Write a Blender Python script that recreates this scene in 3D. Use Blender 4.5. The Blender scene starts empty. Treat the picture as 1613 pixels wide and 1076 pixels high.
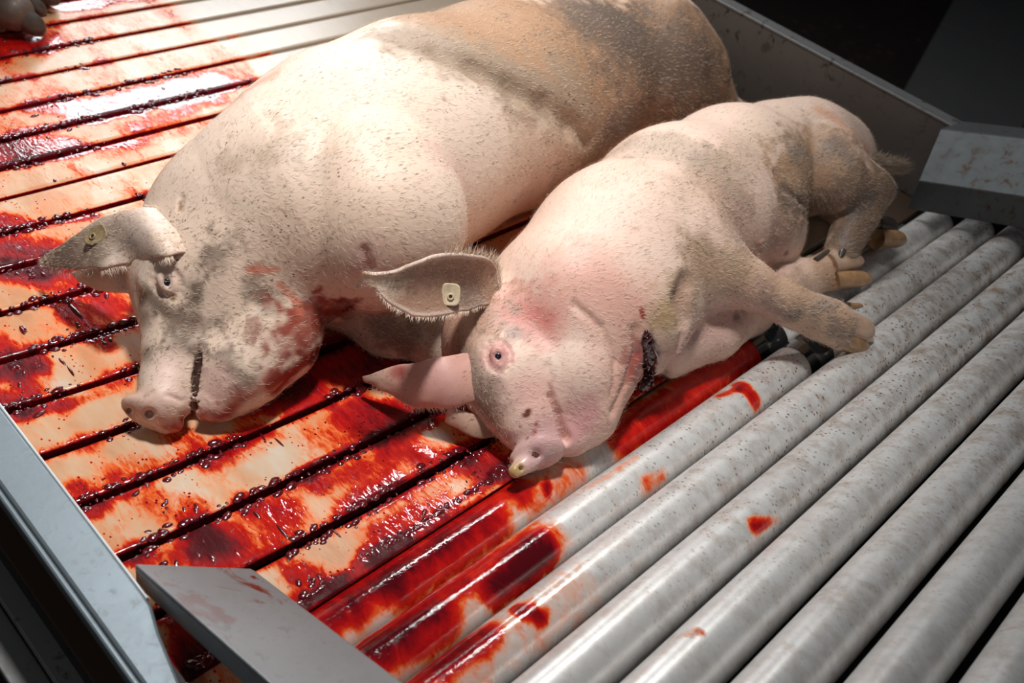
import bpy, bmesh, math, random
import numpy as np
from mathutils import Vector, Matrix

random.seed(7); rng = np.random.default_rng(11)
PI = math.pi
col = bpy.context.scene.collection
scn = bpy.context.scene

# ------------------------------------------------------------------ camera
W_, H_ = 1613.0, 1076.0; CX, CY = 806.5, 538.0; F = 1543.9; CH = 1.05
XU = np.array([0.69844712, -0.36605241, 0.61496118])
YU = np.array([-0.689916, -0.57280373, 0.44261925])
ZU = np.array([0.19023022, -0.7334177, -0.65261853])
MW = np.array([XU, YU, ZU]); CAM = np.array([0, 0, CH])
cd = bpy.data.cameras.new('camera'); cam = bpy.data.objects.new('camera', cd); col.objects.link(cam)
cd.sensor_width = 36.0; cd.lens = F / W_ * 36.0; cd.clip_start = 0.05; cd.clip_end = 60
Rm = Matrix([list(MW @ np.array([1, 0, 0])), list(MW @ np.array([0, -1, 0])), list(MW @ np.array([0, 0, -1]))]).transposed()
cam.matrix_world = Matrix.Translation((0, 0, CH)) @ Rm.to_4x4()
cd.dof.use_dof = True; cd.dof.focus_distance = 1.42; cd.dof.aperture_fstop = 4.5
scn.camera = cam
# ------------------------------------------------------------------ light
scn.view_settings.view_transform = 'Standard'; scn.view_settings.look = 'None'
scn.view_settings.exposure = 0.0; scn.view_settings.gamma = 1.0; scn.view_settings.use_curve_mapping = False
wd = bpy.data.worlds.new('world'); scn.world = wd; wd.use_nodes = True
wd.node_tree.nodes['Background'].inputs[0].default_value = (0.80, 0.90, 1.0, 1)
wd.node_tree.nodes['Background'].inputs[1].default_value = 0.045
def area(name, loc, target, sx, sy, power, color):
    l = bpy.data.lights.new(name, 'AREA'); l.shape = 'RECTANGLE'; l.size = sx; l.size_y = sy; l.energy = power; l.color = color
    o = bpy.data.objects.new(name, l); col.objects.link(o); o.location = loc
    o.rotation_euler = (Vector(target) - Vector(loc)).to_track_quat('-Z', 'Y').to_euler()
    return o
sl = bpy.data.lights.new('ceiling_spot', 'SPOT'); sl.energy = 305; sl.color = (1.0, 0.975, 0.945); sl.shadow_soft_size = 0.13; sl.spot_size = math.radians(52); sl.spot_blend = 1.0
so = bpy.data.objects.new('ceiling_spot', sl); col.objects.link(so); so.location = (0.80, 1.0, 2.65)
so.rotation_euler = (Vector((0.92, 1.05, 0.0)) - Vector(so.location)).to_track_quat('-Z', 'Y').to_euler()
area('ceiling_light', (2.05, 1.85, 2.15), (0.9, 0.7, 0.0), 0.7, 0.12, 16, (1.0, 0.98, 0.95))
area('window_light', (2.60, 4.45, 1.75), (0.95, 1.75, 0.0), 1.6, 0.9, 58, (0.95, 0.98, 1.0))
area('fill_light', (-1.5, -0.4, 2.2), (0.7, 0.8, 0.0), 0.8, 0.5, 5, (1.0, 0.93, 0.86))  # unseen fill added to brighten the sides of the pigs facing the camera

# ------------------------------------------------------------------ projection helpers: pixel + height -> point of the place
def bp(x, y, z=0.0):
    d = MW @ np.array([x - CX, y - CY, F]); t = (z - CH) / d[2]
    return CAM + t * d
def depth(p): return float((MW.T @ (np.asarray(p) - CAM))[2])
def proj(P):
    c = (np.asarray(P) - CAM) @ MW
    return CX + F * c[:, 0] / c[:, 2], CY + F * c[:, 1] / c[:, 2], c[:, 2]
SLOPE = math.tan(math.radians(22))
def zsup(Y): return 0.0 if Y > 0.5 else 0.006 + (0.478 - Y) * SLOPE if Y < 0.478 else 0.006
def S(px, py, r, lift=0.0, z=None):
    """a ball seen at a pixel with a radius in pixels, resting on the support (or at height z)"""
    zz = 0.1 if z is None else z
    for _ in range(25):
        c = bp(px, py, zz); R = r * depth(c) / F
        if z is not None: break
        zz = zsup(c[1]) + R + lift
    return (c, R)

# ------------------------------------------------------------------ object helpers
def tag(o, label=None, cat=None, group=None, kind=None):
    if label: o['label'] = label
    if cat: o['category'] = cat
    if group: o['group'] = group
    if kind: o['kind'] = kind
    return o
def empty(name, loc, label, cat, group=None):
    o = bpy.data.objects.new(name, None); col.objects.link(o); o.location = loc
    o.empty_display_size = 0.05
    return tag(o, label, cat, group)
def mesh_obj(name, verts, faces, mat, parent=None, smooth=True):
    me = bpy.data.meshes.new(name); me.from_pydata([tuple(map(float, v)) for v in verts], [], [tuple(int(i) for i in f) for f in faces])
    me.update()
    if smooth: me.polygons.foreach_set('use_smooth', [True] * len(me.polygons))
    o = bpy.data.objects.new(name, me); col.objects.link(o)
    if mat: me.materials.append(mat)
    if parent:
        o.parent = parent; o.matrix_parent_inverse = parent.matrix_basis.inverted() if not parent.parent else Matrix()
        o.matrix_parent_inverse = Matrix.Translation(parent.location).inverted()
    return o
def mesh_np(name, V, Fq, mat, parent=None, smooth=True):
    V = np.asarray(V, np.float32); Fq = np.asarray(Fq, np.int32); n = Fq.shape[1]
    me = bpy.data.meshes.new(name); me.vertices.add(len(V)); me.vertices.foreach_set('co', V.ravel())
    me.loops.add(len(Fq) * n); me.loops.foreach_set('vertex_index', Fq.ravel())
    me.polygons.add(len(Fq)); me.polygons.foreach_set('loop_start', np.arange(0, len(Fq) * n, n, dtype=np.int32))
    me.update(calc_edges=True)
    if smooth: me.polygons.foreach_set('use_smooth', np.ones(len(Fq), bool))
    o = bpy.data.objects.new(name, me); col.objects.link(o)
    if mat: me.materials.append(mat)
    if parent:
        o.parent = parent; o.matrix_parent_inverse = Matrix.Translation(parent.location).inverted()
    return o
def bevel(o, w=0.003, seg=2):
    m = o.modifiers.new('bevel', 'BEVEL'); m.width = w; m.segments = seg; m.limit_method = 'ANGLE'; m.angle_limit = 0.6
    return o
def set_attr(o, name, arr):
    a = o.data.attributes.new(name, 'FLOAT_COLOR' if arr.ndim == 2 else 'FLOAT', 'POINT')
    if arr.ndim == 2: a.data.foreach_set('color', np.asarray(arr, np.float32).ravel())
    else: a.data.foreach_set('value', np.asarray(arr, np.float32).ravel())

# numpy value noise (3D) and fbm
PERM = rng.random((64, 64, 64)).astype(np.float32)
def vnoise(P):
    P = np.asarray(P, float); i = np.floor(P).astype(int); f = P - i; f = f * f * (3 - 2 * f); i &= 63
    x0, y0, z0 = i.T; x1, y1, z1 = ((i + 1) & 63).T; fx, fy, fz = f.T
    def L(a, b, t): return a + (b - a) * t
    return L(L(L(PERM[x0, y0, z0], PERM[x1, y0, z0], fx), L(PERM[x0, y1, z0], PERM[x1, y1, z0], fx), fy),
             L(L(PERM[x0, y0, z1], PERM[x1, y0, z1], fx), L(PERM[x0, y1, z1], PERM[x1, y1, z1], fx), fy), fz)
def fbm(P, n=4):
    s = 0; a = 0.5; t = 0
    for k in range(n): s = s + a * vnoise(P + 17.3 * k); t += a; a *= 0.55; P = P * 2.03
    return s / t

# ------------------------------------------------------------------ materials
def nm(name):
    m = bpy.data.materials.new(name); m.use_nodes = True; nt = m.node_tree
    return m, nt, nt.nodes, nt.links, nt.nodes['Principled BSDF']
def ramp(N, pts, interp='LINEAR'):
    r = N.new('ShaderNodeValToRGB'); r.color_ramp.interpolation = interp
    while len(r.color_ramp.elements) < len(pts): r.color_ramp.elements.new(0.5)
    for e, (p, c) in zip(r.color_ramp.elements, pts): e.position = p; e.color = (*c, 1)
    return r
def noise(N, L, scale, detail=4, rough=0.55, vec=None, dist=0.0):
    n = N.new('ShaderNodeTexNoise'); n.inputs['Scale'].default_value = scale; n.inputs['Detail'].default_value = detail
    n.inputs['Roughness'].default_value = rough; n.inputs['Distortion'].default_value = dist
    if vec: L.new(vec, n.inputs['Vector'])
    return n
def math_(N, L, op, a, b=None, clamp=False):
    m = N.new('ShaderNodeMath'); m.operation = op; m.use_clamp = clamp
    for i, v in enumerate((a, b)):
        if v is None: continue
        if isinstance(v, (int, float)): m.inputs[i].default_value = v
        else: L.new(v, m.inputs[i])
    return m.outputs[0]
def mix(N, L, fac, a, b, mode='MIX'):
    m = N.new('ShaderNodeMix'); m.data_type = 'RGBA'; m.blend_type = mode
    for s, v in ((0, fac), (6, a), (7, b)):
        if isinstance(v, (int, float)): m.inputs[s].default_value = v
        elif isinstance(v, tuple): m.inputs[s].default_value = (*v, 1)
        else: L.new(v, m.inputs[s])
    return m.outputs[2]
def objvec(N, L, scale=(1, 1, 1), src='Object'):
    t = N.new('ShaderNodeTexCoord'); mp = N.new('ShaderNodeMapping'); mp.inputs['Scale'].default_value = scale
    L.new(t.outputs[src], mp.inputs['Vector']); return mp.outputs[0]
def attr(N, name, out='Color'):
    a = N.new('ShaderNodeAttribute'); a.attribute_name = name; return a.outputs[out]
def bump(N, L, h, strength, dist, normal=None):
    b = N.new('ShaderNodeBump'); b.inputs['Strength'].default_value = strength; b.inputs['Distance'].default_value = dist
    L.new(h, b.inputs['Height'])
    if normal: L.new(normal, b.inputs['Normal'])
    return b.outputs[0]

def metal(name, c, rough, dirt=(0.10, 0.06, 0.035), dirt_amt=0.5, scale=30, metallic=0.85, red=0.0):
    m, nt, N, L, B = nm(name); v = objvec(N, L)
    big = noise(N, L, scale * 0.25, 5, 0.6, v); fine = noise(N, L, scale * 2.2, 6, 0.7, v, 0.6)
    spots = ramp(N, [(0.56, (0, 0, 0)), (0.64, (1, 1, 1))]); L.new(fine.outputs[0], spots.inputs[0])
    bigr = ramp(N, [(0.38, (0, 0, 0)), (0.62, (1, 1, 1))]); L.new(big.outputs[0], bigr.inputs[0])
    f = math_(N, L, 'MULTIPLY', spots.outputs[0], bigr.outputs[0]); f = math_(N, L, 'MULTIPLY', f, dirt_amt, True)
    cl = mix(N, L, big.outputs[0], tuple(x * 0.8 for x in c), tuple(min(1, x * 1.15) for x in c))
    cl = mix(N, L, f, cl, dirt)
    if red > 0:
        rn = noise(N, L, 16, 6, 0.65, objvec(N, L, (1.6, 0.8, 1)), 1.0); rr = ramp(N, [(0.56, (0, 0, 0)), (0.64, (1, 1, 1))]); L.new(rn.outputs[0], rr.inputs[0])
        cl = mix(N, L, math_(N, L, 'MULTIPLY', rr.outputs[0], attr(N, 'red', 'Fac')), cl, (0.25, 0.03, 0.015))
    L.new(cl, B.inputs['Base Color']); B.inputs['Metallic'].default_value = metallic
    r = math_(N, L, 'MULTIPLY', fine.outputs[0], 0.25); r = math_(N, L, 'ADD', r, rough - 0.1); L.new(r, B.inputs['Roughness'])
    L.new(bump(N, L, fine.outputs[0], 0.12, 0.002), B.inputs['Normal'])
    return m
M_rail = metal('rail_steel', (0.27, 0.32, 0.355), 0.5, dirt_amt=0.25)
M_edge = metal('edge_highlight_tone', (0.72, 0.76, 0.78), 0.35, dirt_amt=0.0, metallic=0.3)  # pale tone for the highlight painted on the rail edge
M_guard = metal('guard_steel', (0.36, 0.36, 0.36), 0.5, dirt_amt=1.0, scale=14, metallic=0.75)
M_plate = metal('plate_steel', (0.34, 0.35, 0.36), 0.5, dirt_amt=0.25, metallic=0.7, red=0.8)
M_plate_r = metal('dirty_plate_steel', (0.12, 0.13, 0.135), 0.58, dirt_amt=1.0, scale=17, metallic=0.7)
M_dark = metal('dark_steel', (0.03, 0.028, 0.026), 0.5, dirt_amt=0.6, metallic=0.5)
M_rust = metal('rusty_steel', (0.09, 0.055, 0.035), 0.6, dirt_amt=0.6, metallic=0.4)
M_wall = metal('wall_tile', (0.12, 0.12, 0.118), 0.6, dirt_amt=0.5, scale=12, metallic=0.0)
M_grout = metal('grout', (0.03, 0.028, 0.026), 0.8, dirt_amt=0.3, metallic=0.0)
M_floor = metal('wet_floor', (0.03, 0.022, 0.02), 0.35, dirt_amt=0.8, scale=8, metallic=0.0)

def blood_nodes(N, L, T, base, v, hi=55.0, wet=True):
    """film thickness T (0..1) -> colour, roughness, relief of blood over a base colour"""
    n1 = noise(N, L, hi, 6, 0.62, v, 1.2); n2 = noise(N, L, hi * 4.5, 4, 0.6, v, 0.8)
    t = math_(N, L, 'ADD', T, math_(N, L, 'MULTIPLY', math_(N, L, 'SUBTRACT', n1.outputs[0], 0.5), 0.62))
    t = math_(N, L, 'ADD', t, math_(N, L, 'MULTIPLY', math_(N, L, 'SUBTRACT', n2.outputs[0], 0.5), 0.16))
    film = ramp(N, [(0.12, (0, 0, 0)), (0.40, (1, 1, 1))]); L.new(t, film.inputs[0])
    cr = ramp(N, [(0.22, (0.82, 0.33, 0.15)), (0.40, (0.78, 0.13, 0.025)), (0.50, (0.64, 0.018, 0.006)), (0.66, (0.42, 0.005, 0.006)), (0.82, (0.22, 0.003, 0.006)), (0.98, (0.075, 0.002, 0.005))])
    L.new(t, cr.inputs[0])
    c = mix(N, L, film.outputs[0], base, cr.outputs[0])
    h = math_(N, L, 'ADD', math_(N, L, 'MULTIPLY', n2.outputs[0], 0.18), n1.outputs[0])
    thick = ramp(N, [(0.42, (0, 0, 0)), (0.60, (1, 1, 1))]); L.new(t, thick.inputs[0])
    return c, film.outputs[0], thick.outputs[0], h, t, n1, n2

def slat_material():
    m, nt, N, L, B = nm('wet_plastic_slat'); v = objvec(N, L, (1.45, 0.52, 1))
    big = noise(N, L, 9, 4, 0.6, v); st = noise(N, L, 26, 5, 0.6, objvec(N, L, (1.6, 0.35, 1)), 0.8)
    br = ramp(N, [(0.32, (0.66, 0.56, 0.45)), (0.46, (0.66, 0.42, 0.26)), (0.62, (0.60, 0.27, 0.13))]); L.new(big.outputs[0], br.inputs[0])
    dry = mix(N, L, st.outputs[0], (0.43, 0.335, 0.25), (0.52, 0.42, 0.325))
    D = attr(N, 'dry', 'Fac'); base = mix(N, L, D, br.outputs[0], dry)
    T = attr(N, 'blood', 'Fac')
    # fine spatter between the larger smears
    vo = N.new('ShaderNodeTexVoronoi'); vo.inputs['Scale'].default_value = 130; L.new(objvec(N, L, (1, .8, 1)), vo.inputs['Vector'])
    vr = ramp(N, [(0.12, (1, 1, 1)), (0.22, (0, 0, 0))]); L.new(vo.outputs['Distance'], vr.inputs[0])
    pr = ramp(N, [(0.50, (0, 0, 0)), (0.56, (1, 1, 1))]); L.new(noise(N, L, 24, 3, 0.6, v).outputs[0], pr.inputs[0])
    T = math_(N, L, 'ADD', T, math_(N, L, 'MULTIPLY', math_(N, L, 'MULTIPLY', vr.outputs[0], pr.outputs[0]), math_(N, L, 'MULTIPLY', math_(N, L, 'SUBTRACT', 1.0, D), 0.55)))
    c, film, thick, h, t, n1, n2 = blood_nodes(N, L, T, base, v, 80)
    L.new(c, B.inputs['Base Color'])
    L.new(math_(N, L, 'SUBTRACT', 0.28, math_(N, L, 'MULTIPLY', thick, 0.21)), B.inputs['Roughness'])
    L.new(thick, B.inputs['Coat Weight']); B.inputs['Coat Roughness'].default_value = 0.06
    n3 = noise(N, L, 260, 3, 0.6, objvec(N, L, (1.2, 0.5, 1)), 1.0)
    n4 = noise(N, L, 120, 3, 0.55, objvec(N, L, (1.3, 0.6, 1)), 1.6)
    hh = math_(N, L, 'ADD', math_(N, L, 'MULTIPLY', h, math_(N, L, 'ADD', thick, 0.12)), math_(N, L, 'ADD', math_(N, L, 'MULTIPLY', n3.outputs[0], 0.02), math_(N, L, 'MULTIPLY', math_(N, L, 'MULTIPLY', n4.outputs[0], thick), 0.20)))
    L.new(bump(N, L, hh, 0.55, 0.004), B.inputs['Normal']); n5 = noise(N, L, 62, 2, 0.45, objvec(N, L, (1.25, 0.7, 1)), 1.2); L.new(bump(N, L, n5.outputs[0], 0.32, 0.0024), B.inputs['Coat Normal'])
    L.new(math_(N, L, 'SUBTRACT', 0.45, math_(N, L, 'MULTIPLY', film, 0.33)), B.inputs['Specular IOR Level'])
    return m
M_slat = slat_material()
def roller_material():
    m, nt, N, L, B = nm('roller_steel'); v = objvec(N, L, (1.0, 1.0, 1.0))
    big = noise(N, L, 7, 5, 0.6, v); ring = noise(N, L, 60, 4, 0.6, objvec(N, L, (1, 0.12, 0.12)))
    base = mix(N, L, big.outputs[0], (0.72, 0.71, 0.695), (0.88, 0.88, 0.87))
    tan = attr(N, 'tan', 'Fac'); tn = noise(N, L, 38, 7, 0.75, objvec(N, L, (1.0, 0.7, 0.7)), 0.15)
    tr = ramp(N, [(0.45, (0, 0, 0)), (0.66, (1, 1, 1))]); L.new(tn.outputs[0], tr.inputs[0])
    base = mix(N, L, math_(N, L, 'MULTIPLY', tr.outputs[0], tan, True), base, (0.36, 0.24, 0.16))
    sp = N.new('ShaderNodeTexVoronoi'); sp.inputs['Scale'].default_value = 150; L.new(objvec(N, L, (1.0, 0.75, 0.75)), sp.inputs['Vector'])
    spr = ramp(N, [(0.20, (1, 1, 1)), (0.30, (0, 0, 0))]); L.new(sp.outputs['Distance'], spr.inputs[0])
    pick = ramp(N, [(0.44, (0, 0, 0)), (0.56, (1, 1, 1))]); L.new(noise(N, L, 48, 2, 0.5, v).outputs[0], pick.inputs[0])
    fl = math_(N, L, 'MULTIPLY', math_(N, L, 'MULTIPLY', spr.outputs[0], pick.outputs[0]), attr(N, 'fleck', 'Fac'), True)
    base = mix(N, L, fl, base, (0.20, 0.085, 0.045))
    c, film, thick, h, t, n1, n2 = blood_nodes(N, L, attr(N, 'blood', 'Fac'), base, objvec(N, L, (0.9, 0.6, 0.6)), 40)
    L.new(c, B.inputs['Base Color'])
    L.new(math_(N, L, 'SUBTRACT', 0.35, math_(N, L, 'MULTIPLY', film, 0.35)), B.inputs['Metallic'])
    r = math_(N, L, 'ADD', math_(N, L, 'MULTIPLY', ring.outputs[0], 0.14), 0.27)
    L.new(math_(N, L, 'SUBTRACT', r, math_(N, L, 'MULTIPLY', film, 0.30)), B.inputs['Roughness'])
    L.new(film, B.inputs['Coat Weight']); B.inputs['Coat Roughness'].default_value = 0.05
    n4 = noise(N, L, 110, 3, 0.55, v, 1.4)
    hh = math_(N, L, 'ADD', math_(N, L, 'MULTIPLY', math_(N, L, 'ADD', h, n4.outputs[0]), math_(N, L, 'MULTIPLY', thick, 0.5)), math_(N, L, 'MULTIPLY', ring.outputs[0], 0.05))
    L.new(bump(N, L, hh, 0.35, 0.003), B.inputs['Normal']); L.new(bump(N, L, n4.outputs[0], 0.20, 0.0014), B.inputs['Coat Normal'])
    L.new(math_(N, L, 'SUBTRACT', 0.5, math_(N, L, 'MULTIPLY', film, 0.38)), B.inputs['Specular IOR Level'])
    return m
M_roll = roller_material()
def simple(name, c, rough=0.5, metallic=0.0, coat=0.0, bs=0, bd=0.001, ss=0.0, var=0.2):
    m, nt, N, L, B = nm(name); v = objvec(N, L); n = noise(N, L, bs or 60, 4, 0.6, v)
    L.new(mix(N, L, n.outputs[0], tuple(x * (1 - var) for x in c), tuple(min(1, x * (1 + var)) for x in c)), B.inputs['Base Color'])
    B.inputs['Roughness'].default_value = rough; B.inputs['Metallic'].default_value = metallic; B.inputs['Coat Weight'].default_value = coat
    B.inputs['Coat Roughness'].default_value = 0.04; B.inputs['Subsurface Weight'].default_value = ss; B.inputs['Subsurface Scale'].default_value = 0.01
    if bs: L.new(bump(N, L, n.outputs[0], 0.4, bd), B.inputs['Normal'])
    return m
M_clot = simple('blood_clot', (0.11, 0.003, 0.007), 0.12, 0, 1.0, 90, 0.003, var=0.5)
M_clotd = simple('dried_clot', (0.05, 0.003, 0.005), 0.10, 0, 0.8, 0, 0.003, var=0.6)
M_band = simple('dark_band', (0.035, 0.036, 0.038), 0.22, 0.5, 0.6, 40, 0.001)
M_gland = simple('nipple_skin', (0.42, 0.20, 0.18), 0.5, 0, 0, 200, 0.001)
M_eye = simple('eyeball', (0.012, 0.014, 0.02), 0.05, 0, 1.0)
M_hoof = simple('hoof_horn', (0.40, 0.23, 0.115), 0.34, 0, 0.4, 45, 0.002, 0.1, 0.75)
M_hoof_p = simple('pale_hoof_horn', (0.60, 0.40, 0.285), 0.34, 0, 0.3, 45, 0.002, 0.1, 0.28)
M_hoof_d = simple('dark_hoof_horn', (0.065, 0.05, 0.04), 0.42, 0, 0.2, 60, 0.002, 0, 0.5)
M_tag = simple('ear_tag_plastic', (0.62, 0.50, 0.34), 0.4, 0, 0.1, 160, 0.001, 0, 0.4)
M_tagd = simple('dirty_tag_plastic', (0.27, 0.19, 0.10), 0.5, 0, 0.1, 160, 0.001, 0, 0.7)
M_tagh = simple('tag_hole', (0.02, 0.015, 0.01), 0.5)
M_hair = simple('pale_bristle', (0.80, 0.64, 0.49), 0.6)
M_haird = simple('dark_bristle', (0.33, 0.25, 0.18), 0.5)
def skin_material():
    m, nt, N, L, B = nm('pig_skin'); v = objvec(N, L)
    C = attr(N, 'skin'); D = attr(N, 'dirt', 'Fac'); Wt = attr(N, 'wet', 'Fac')
    mott = noise(N, L, 26, 5, 0.65, v); fine = noise(N, L, 190, 4, 0.7, objvec(N, L, (0.45, 1.1, 1.1)), 0.6)
    c = mix(N, L, math_(N, L, 'MULTIPLY', mott.outputs[0], 0.16), C, (0.70, 0.40, 0.28))
    fr = ramp(N, [(0.56, (0, 0, 0)), (0.70, (1, 1, 1))]); L.new(fine.outputs[0], fr.inputs[0])
    big = ramp(N, [(0.42, (0, 0, 0)), (0.60, (1, 1, 1))]); L.new(noise(N, L, 17, 4, 0.65, v, 0.5).outputs[0], big.inputs[0])
    sp = math_(N, L, 'MULTIPLY', fr.outputs[0], math_(N, L, 'MULTIPLY', math_(N, L, 'ADD', big.outputs[0], 0.30), D), True)
    c = mix(N, L, sp, c, (0.13, 0.085, 0.055))
    # separate dark flecks of dried dirt
    vo = N.new('ShaderNodeTexVoronoi'); vo.inputs['Scale'].default_value = 88; L.new(objvec(N, L, (0.7, 1, 1)), vo.inputs['Vector'])
    vr = ramp(N, [(0.07, (1, 1, 1)), (0.14, (0, 0, 0))]); L.new(vo.outputs['Distance'], vr.inputs[0])
    pr = ramp(N, [(0.50, (0, 0, 0)), (0.60, (1, 1, 1))]); L.new(noise(N, L, 11, 3, 0.6, v).outputs[0], pr.inputs[0])
    c = mix(N, L, math_(N, L, 'MULTIPLY', math_(N, L, 'MULTIPLY', vr.outputs[0], pr.outputs[0]), math_(N, L, 'MULTIPLY', D, 1.2), True), c, (0.15, 0.085, 0.05))
    vo = N.new('ShaderNodeTexVoronoi'); vo.inputs['Scale'].default_value = 190; L.new(objvec(N, L, (0.32, 1, 1)), vo.inputs['Vector'])
    vr = ramp(N, [(0.17, (1, 1, 1)), (0.30, (0, 0, 0))]); L.new(vo.outputs['Distance'], vr.inputs[0])
    pr = ramp(N, [(0.50, (0, 0, 0)), (0.64, (1, 1, 1))]); L.new(noise(N, L, 15, 4, 0.7, v, 0.4).outputs[0], pr.inputs[0])
    c = mix(N, L, math_(N, L, 'MULTIPLY', math_(N, L, 'MULTIPLY', vr.outputs[0], pr.outputs[0]), math_(N, L, 'MULTIPLY', D, 1.2), True), c, (0.22, 0.115, 0.06))
    L.new(c, B.inputs['Base Color'])
    L.new(math_(N, L, 'SUBTRACT', 0.52, math_(N, L, 'MULTIPLY', Wt, 0.40)), B.inputs['Roughness'])
    L.new(Wt, B.inputs['Coat Weight']); B.inputs['Coat Roughness'].default_value = 0.08
    B.inputs['Subsurface Weight'].default_value = 0.12; B.inputs['Subsurface Radius'].default_value = (1.0, 0.35, 0.2); B.inputs['Subsurface Scale'].default_value = 0.012
    h = math_(N, L, 'ADD', math_(N, L, 'MULTIPLY', fine.outputs[0], 0.55), mott.outputs[0])
    L.new(bump(N, L, h, 0.25, 0.0016), B.inputs['Normal'])
    return m
M_skin = skin_material()

# ------------------------------------------------------------------ stain fields placed on the belt and rollers
def seg_dist(P, a, b):
    a = np.asarray(a); b = np.asarray(b); ab = b - a; L2 = max(float(ab @ ab), 1e-12)
    t = np.clip(((P - a) @ ab) / L2, 0, 1); return np.linalg.norm(P - (a + t[:, None] * ab), axis=1)

#SECTION_STRUCTURE
# ------------------------------------------------------------------ the setting
XB = 2.205
def box(name, lo, hi, mat, parent=None, bev=0.0):
    x0, y0, z0 = lo; x1, y1, z1 = hi
    V = [(x, y, z) for x in (x0, x1) for y in (y0, y1) for z in (z0, z1)]
    Fc = [(0, 1, 3, 2), (4, 6, 7, 5), (0, 4, 5, 1), (2, 3, 7, 6), (0, 2, 6, 4), (1, 5, 7, 3)]
    o = mesh_obj(name, V, Fc, mat, parent, smooth=False)
    if bev: bevel(o, bev)
    return o
def prism(name, poly, z0, z1, mat, parent=None, bev=0.0):
    n = len(poly); V = [(x, y, z0) for x, y in poly] + [(x, y, z1) for x, y in poly]
    Fc = [tuple(range(n))[::-1], tuple(range(n, 2 * n))] + [(i, (i + 1) % n, n + (i + 1) % n, n + i) for i in range(n)]
    o = mesh_obj(name, V, Fc, mat, parent, smooth=False)
    if bev: bevel(o, bev)
    return o
fl = box('floor', (-3, -3, -0.95), (8, 7, -0.90), M_floor); tag(fl, kind='structure')
tag(box('wall_right', (7.9, -3, -0.90), (8.0, 7, 3.4), M_grout), kind='structure'); tag(box('wall_back', (-3, 6.9, -0.90), (7.9, 7.0, 3.4), M_grout), kind='structure')
# pale paving tiles of the floor beyond the conveyor, laid at an angle
ta = math.radians(16.8); TU = np.array([math.cos(ta), math.sin(ta)]); TV = np.array([math.sin(ta), -math.cos(ta)])
t0 = bp(1500, 0, -0.9)[:2]; TS = 1.35
o0 = None
for i in range(-3, 2):
    for j in range(0, 3):
        w0 = t0 + TU * (i * TS - 0.55) + TV * (j * 0.62)
        poly = [w0 + TU * 0.008 + TV * 0.008, w0 + TU * (TS - 0.012) + TV * 0.008, w0 + TU * (TS - 0.012) + TV * 0.608, w0 + TU * 0.008 + TV * 0.608]
        if o0 is None: o0 = prism('floor_tile', [p - w0 for p in poly], 0, 0.012, M_wall, None, 0.002); o = o0
        else: o = o0.copy(); col.objects.link(o)
        o.location = (w0[0], w0[1], -0.90); o.parent = fl

# steel side rail on the near left
rail = empty('side_rail', (0.26, 0.5, 0.0), 'bare bluish steel side rail along the near left edge of the slat conveyor', 'rail')
o = prism('top_flange', [(0.283, 3.0), (0.2285, 3.0), (0.2285, 0.30), (0.240, 0.30), (0.252, 0.46), (0.272, 0.555), (0.283, 0.59)], 0.038, 0.050, M_rail, rail, 0.004)
o = box('edge_highlight', (0.2815, 0.60, 0.040), (0.2848, 3.0, 0.0508), M_edge, rail, 0.0012)  # thin pale strip that paints in the bevel highlight of the rail
o = prism('side_web', [(0.262, 3.0), (0.256, 3.0), (0.248, 0.30), (0.256, 0.30), (0.266, 0.5)], -0.06, 0.040, M_dark, rail)
o = box('outer_lip', (0.2205, 0.30, 0.026), (0.2285, 3.0, 0.046), M_rail, rail, 0.003)
# dark chain cover with a row of round holes, below the rail
cover = empty('chain_cover', (0.21, 0.5, -0.1), 'dark steel chain cover with a row of round holes, below the left side rail', 'cover')
V = []; Fc = []; XS = 0.222; zc = -0.113; pitch = 0.0545; yy = 0.30
ys = [0.30 + pitch * i for i in range(50)]
def off(p): return p
for yc in [0.742 - pitch * 8 + pitch * i for i in range(50)]:
    b = len(V); n = 16; hy = pitch / 2; hz = 0.040
    ring = [(XS, yc + 0.0058 * math.cos(2 * PI * k / n), zc + 0.0058 * math.sin(2 * PI * k / n)) for k in range(n)]
    outer = []
    for k in range(n):
        c, s = math.cos(2 * PI * k / n), math.sin(2 * PI * k / n); m = max(abs(c), abs(s)); outer.append((XS, yc + hy * c / m, zc + hz * s / m))
    V += ring + outer
    back = [(XS + 0.010, y, z) for (_, y, z) in ring]; V += back
    for k in range(n):
        k2 = (k + 1) % n; Fc.append((b + k, b + k2, b + n + k2, b + n + k)); Fc.append((b + k, b + 2 * n + k, b + 2 * n + k2, b + k2))
    Fc.append(tuple(b + 2 * n + k for k in range(n)))
mesh_obj('perforated_plate', V, Fc, M_dark, cover, smooth=False)
box('upper_ledge', (0.214, 0.25, -0.072), (0.250, 3.0, -0.064), M_rust, cover, 0.001)
box('lower_ledge', (0.196, 0.25, -0.168), (0.230, 3.0, -0.153), M_guard, cover, 0.002)
box('lower_angle', (0.160, 0.25, -0.215), (0.200, 3.0, -0.200), M_guard, cover, 0.002)
box('cover_skirt', (0.235, 0.25, -0.60), (0.245, 3.0, -0.155), M_dark, cover)
for k in range(5):
    box('bracket', (0.150, 0.55 + 0.42 * k, -0.60), (0.175, 0.575 + 0.42 * k, -0.20), M_rust, cover)

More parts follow.
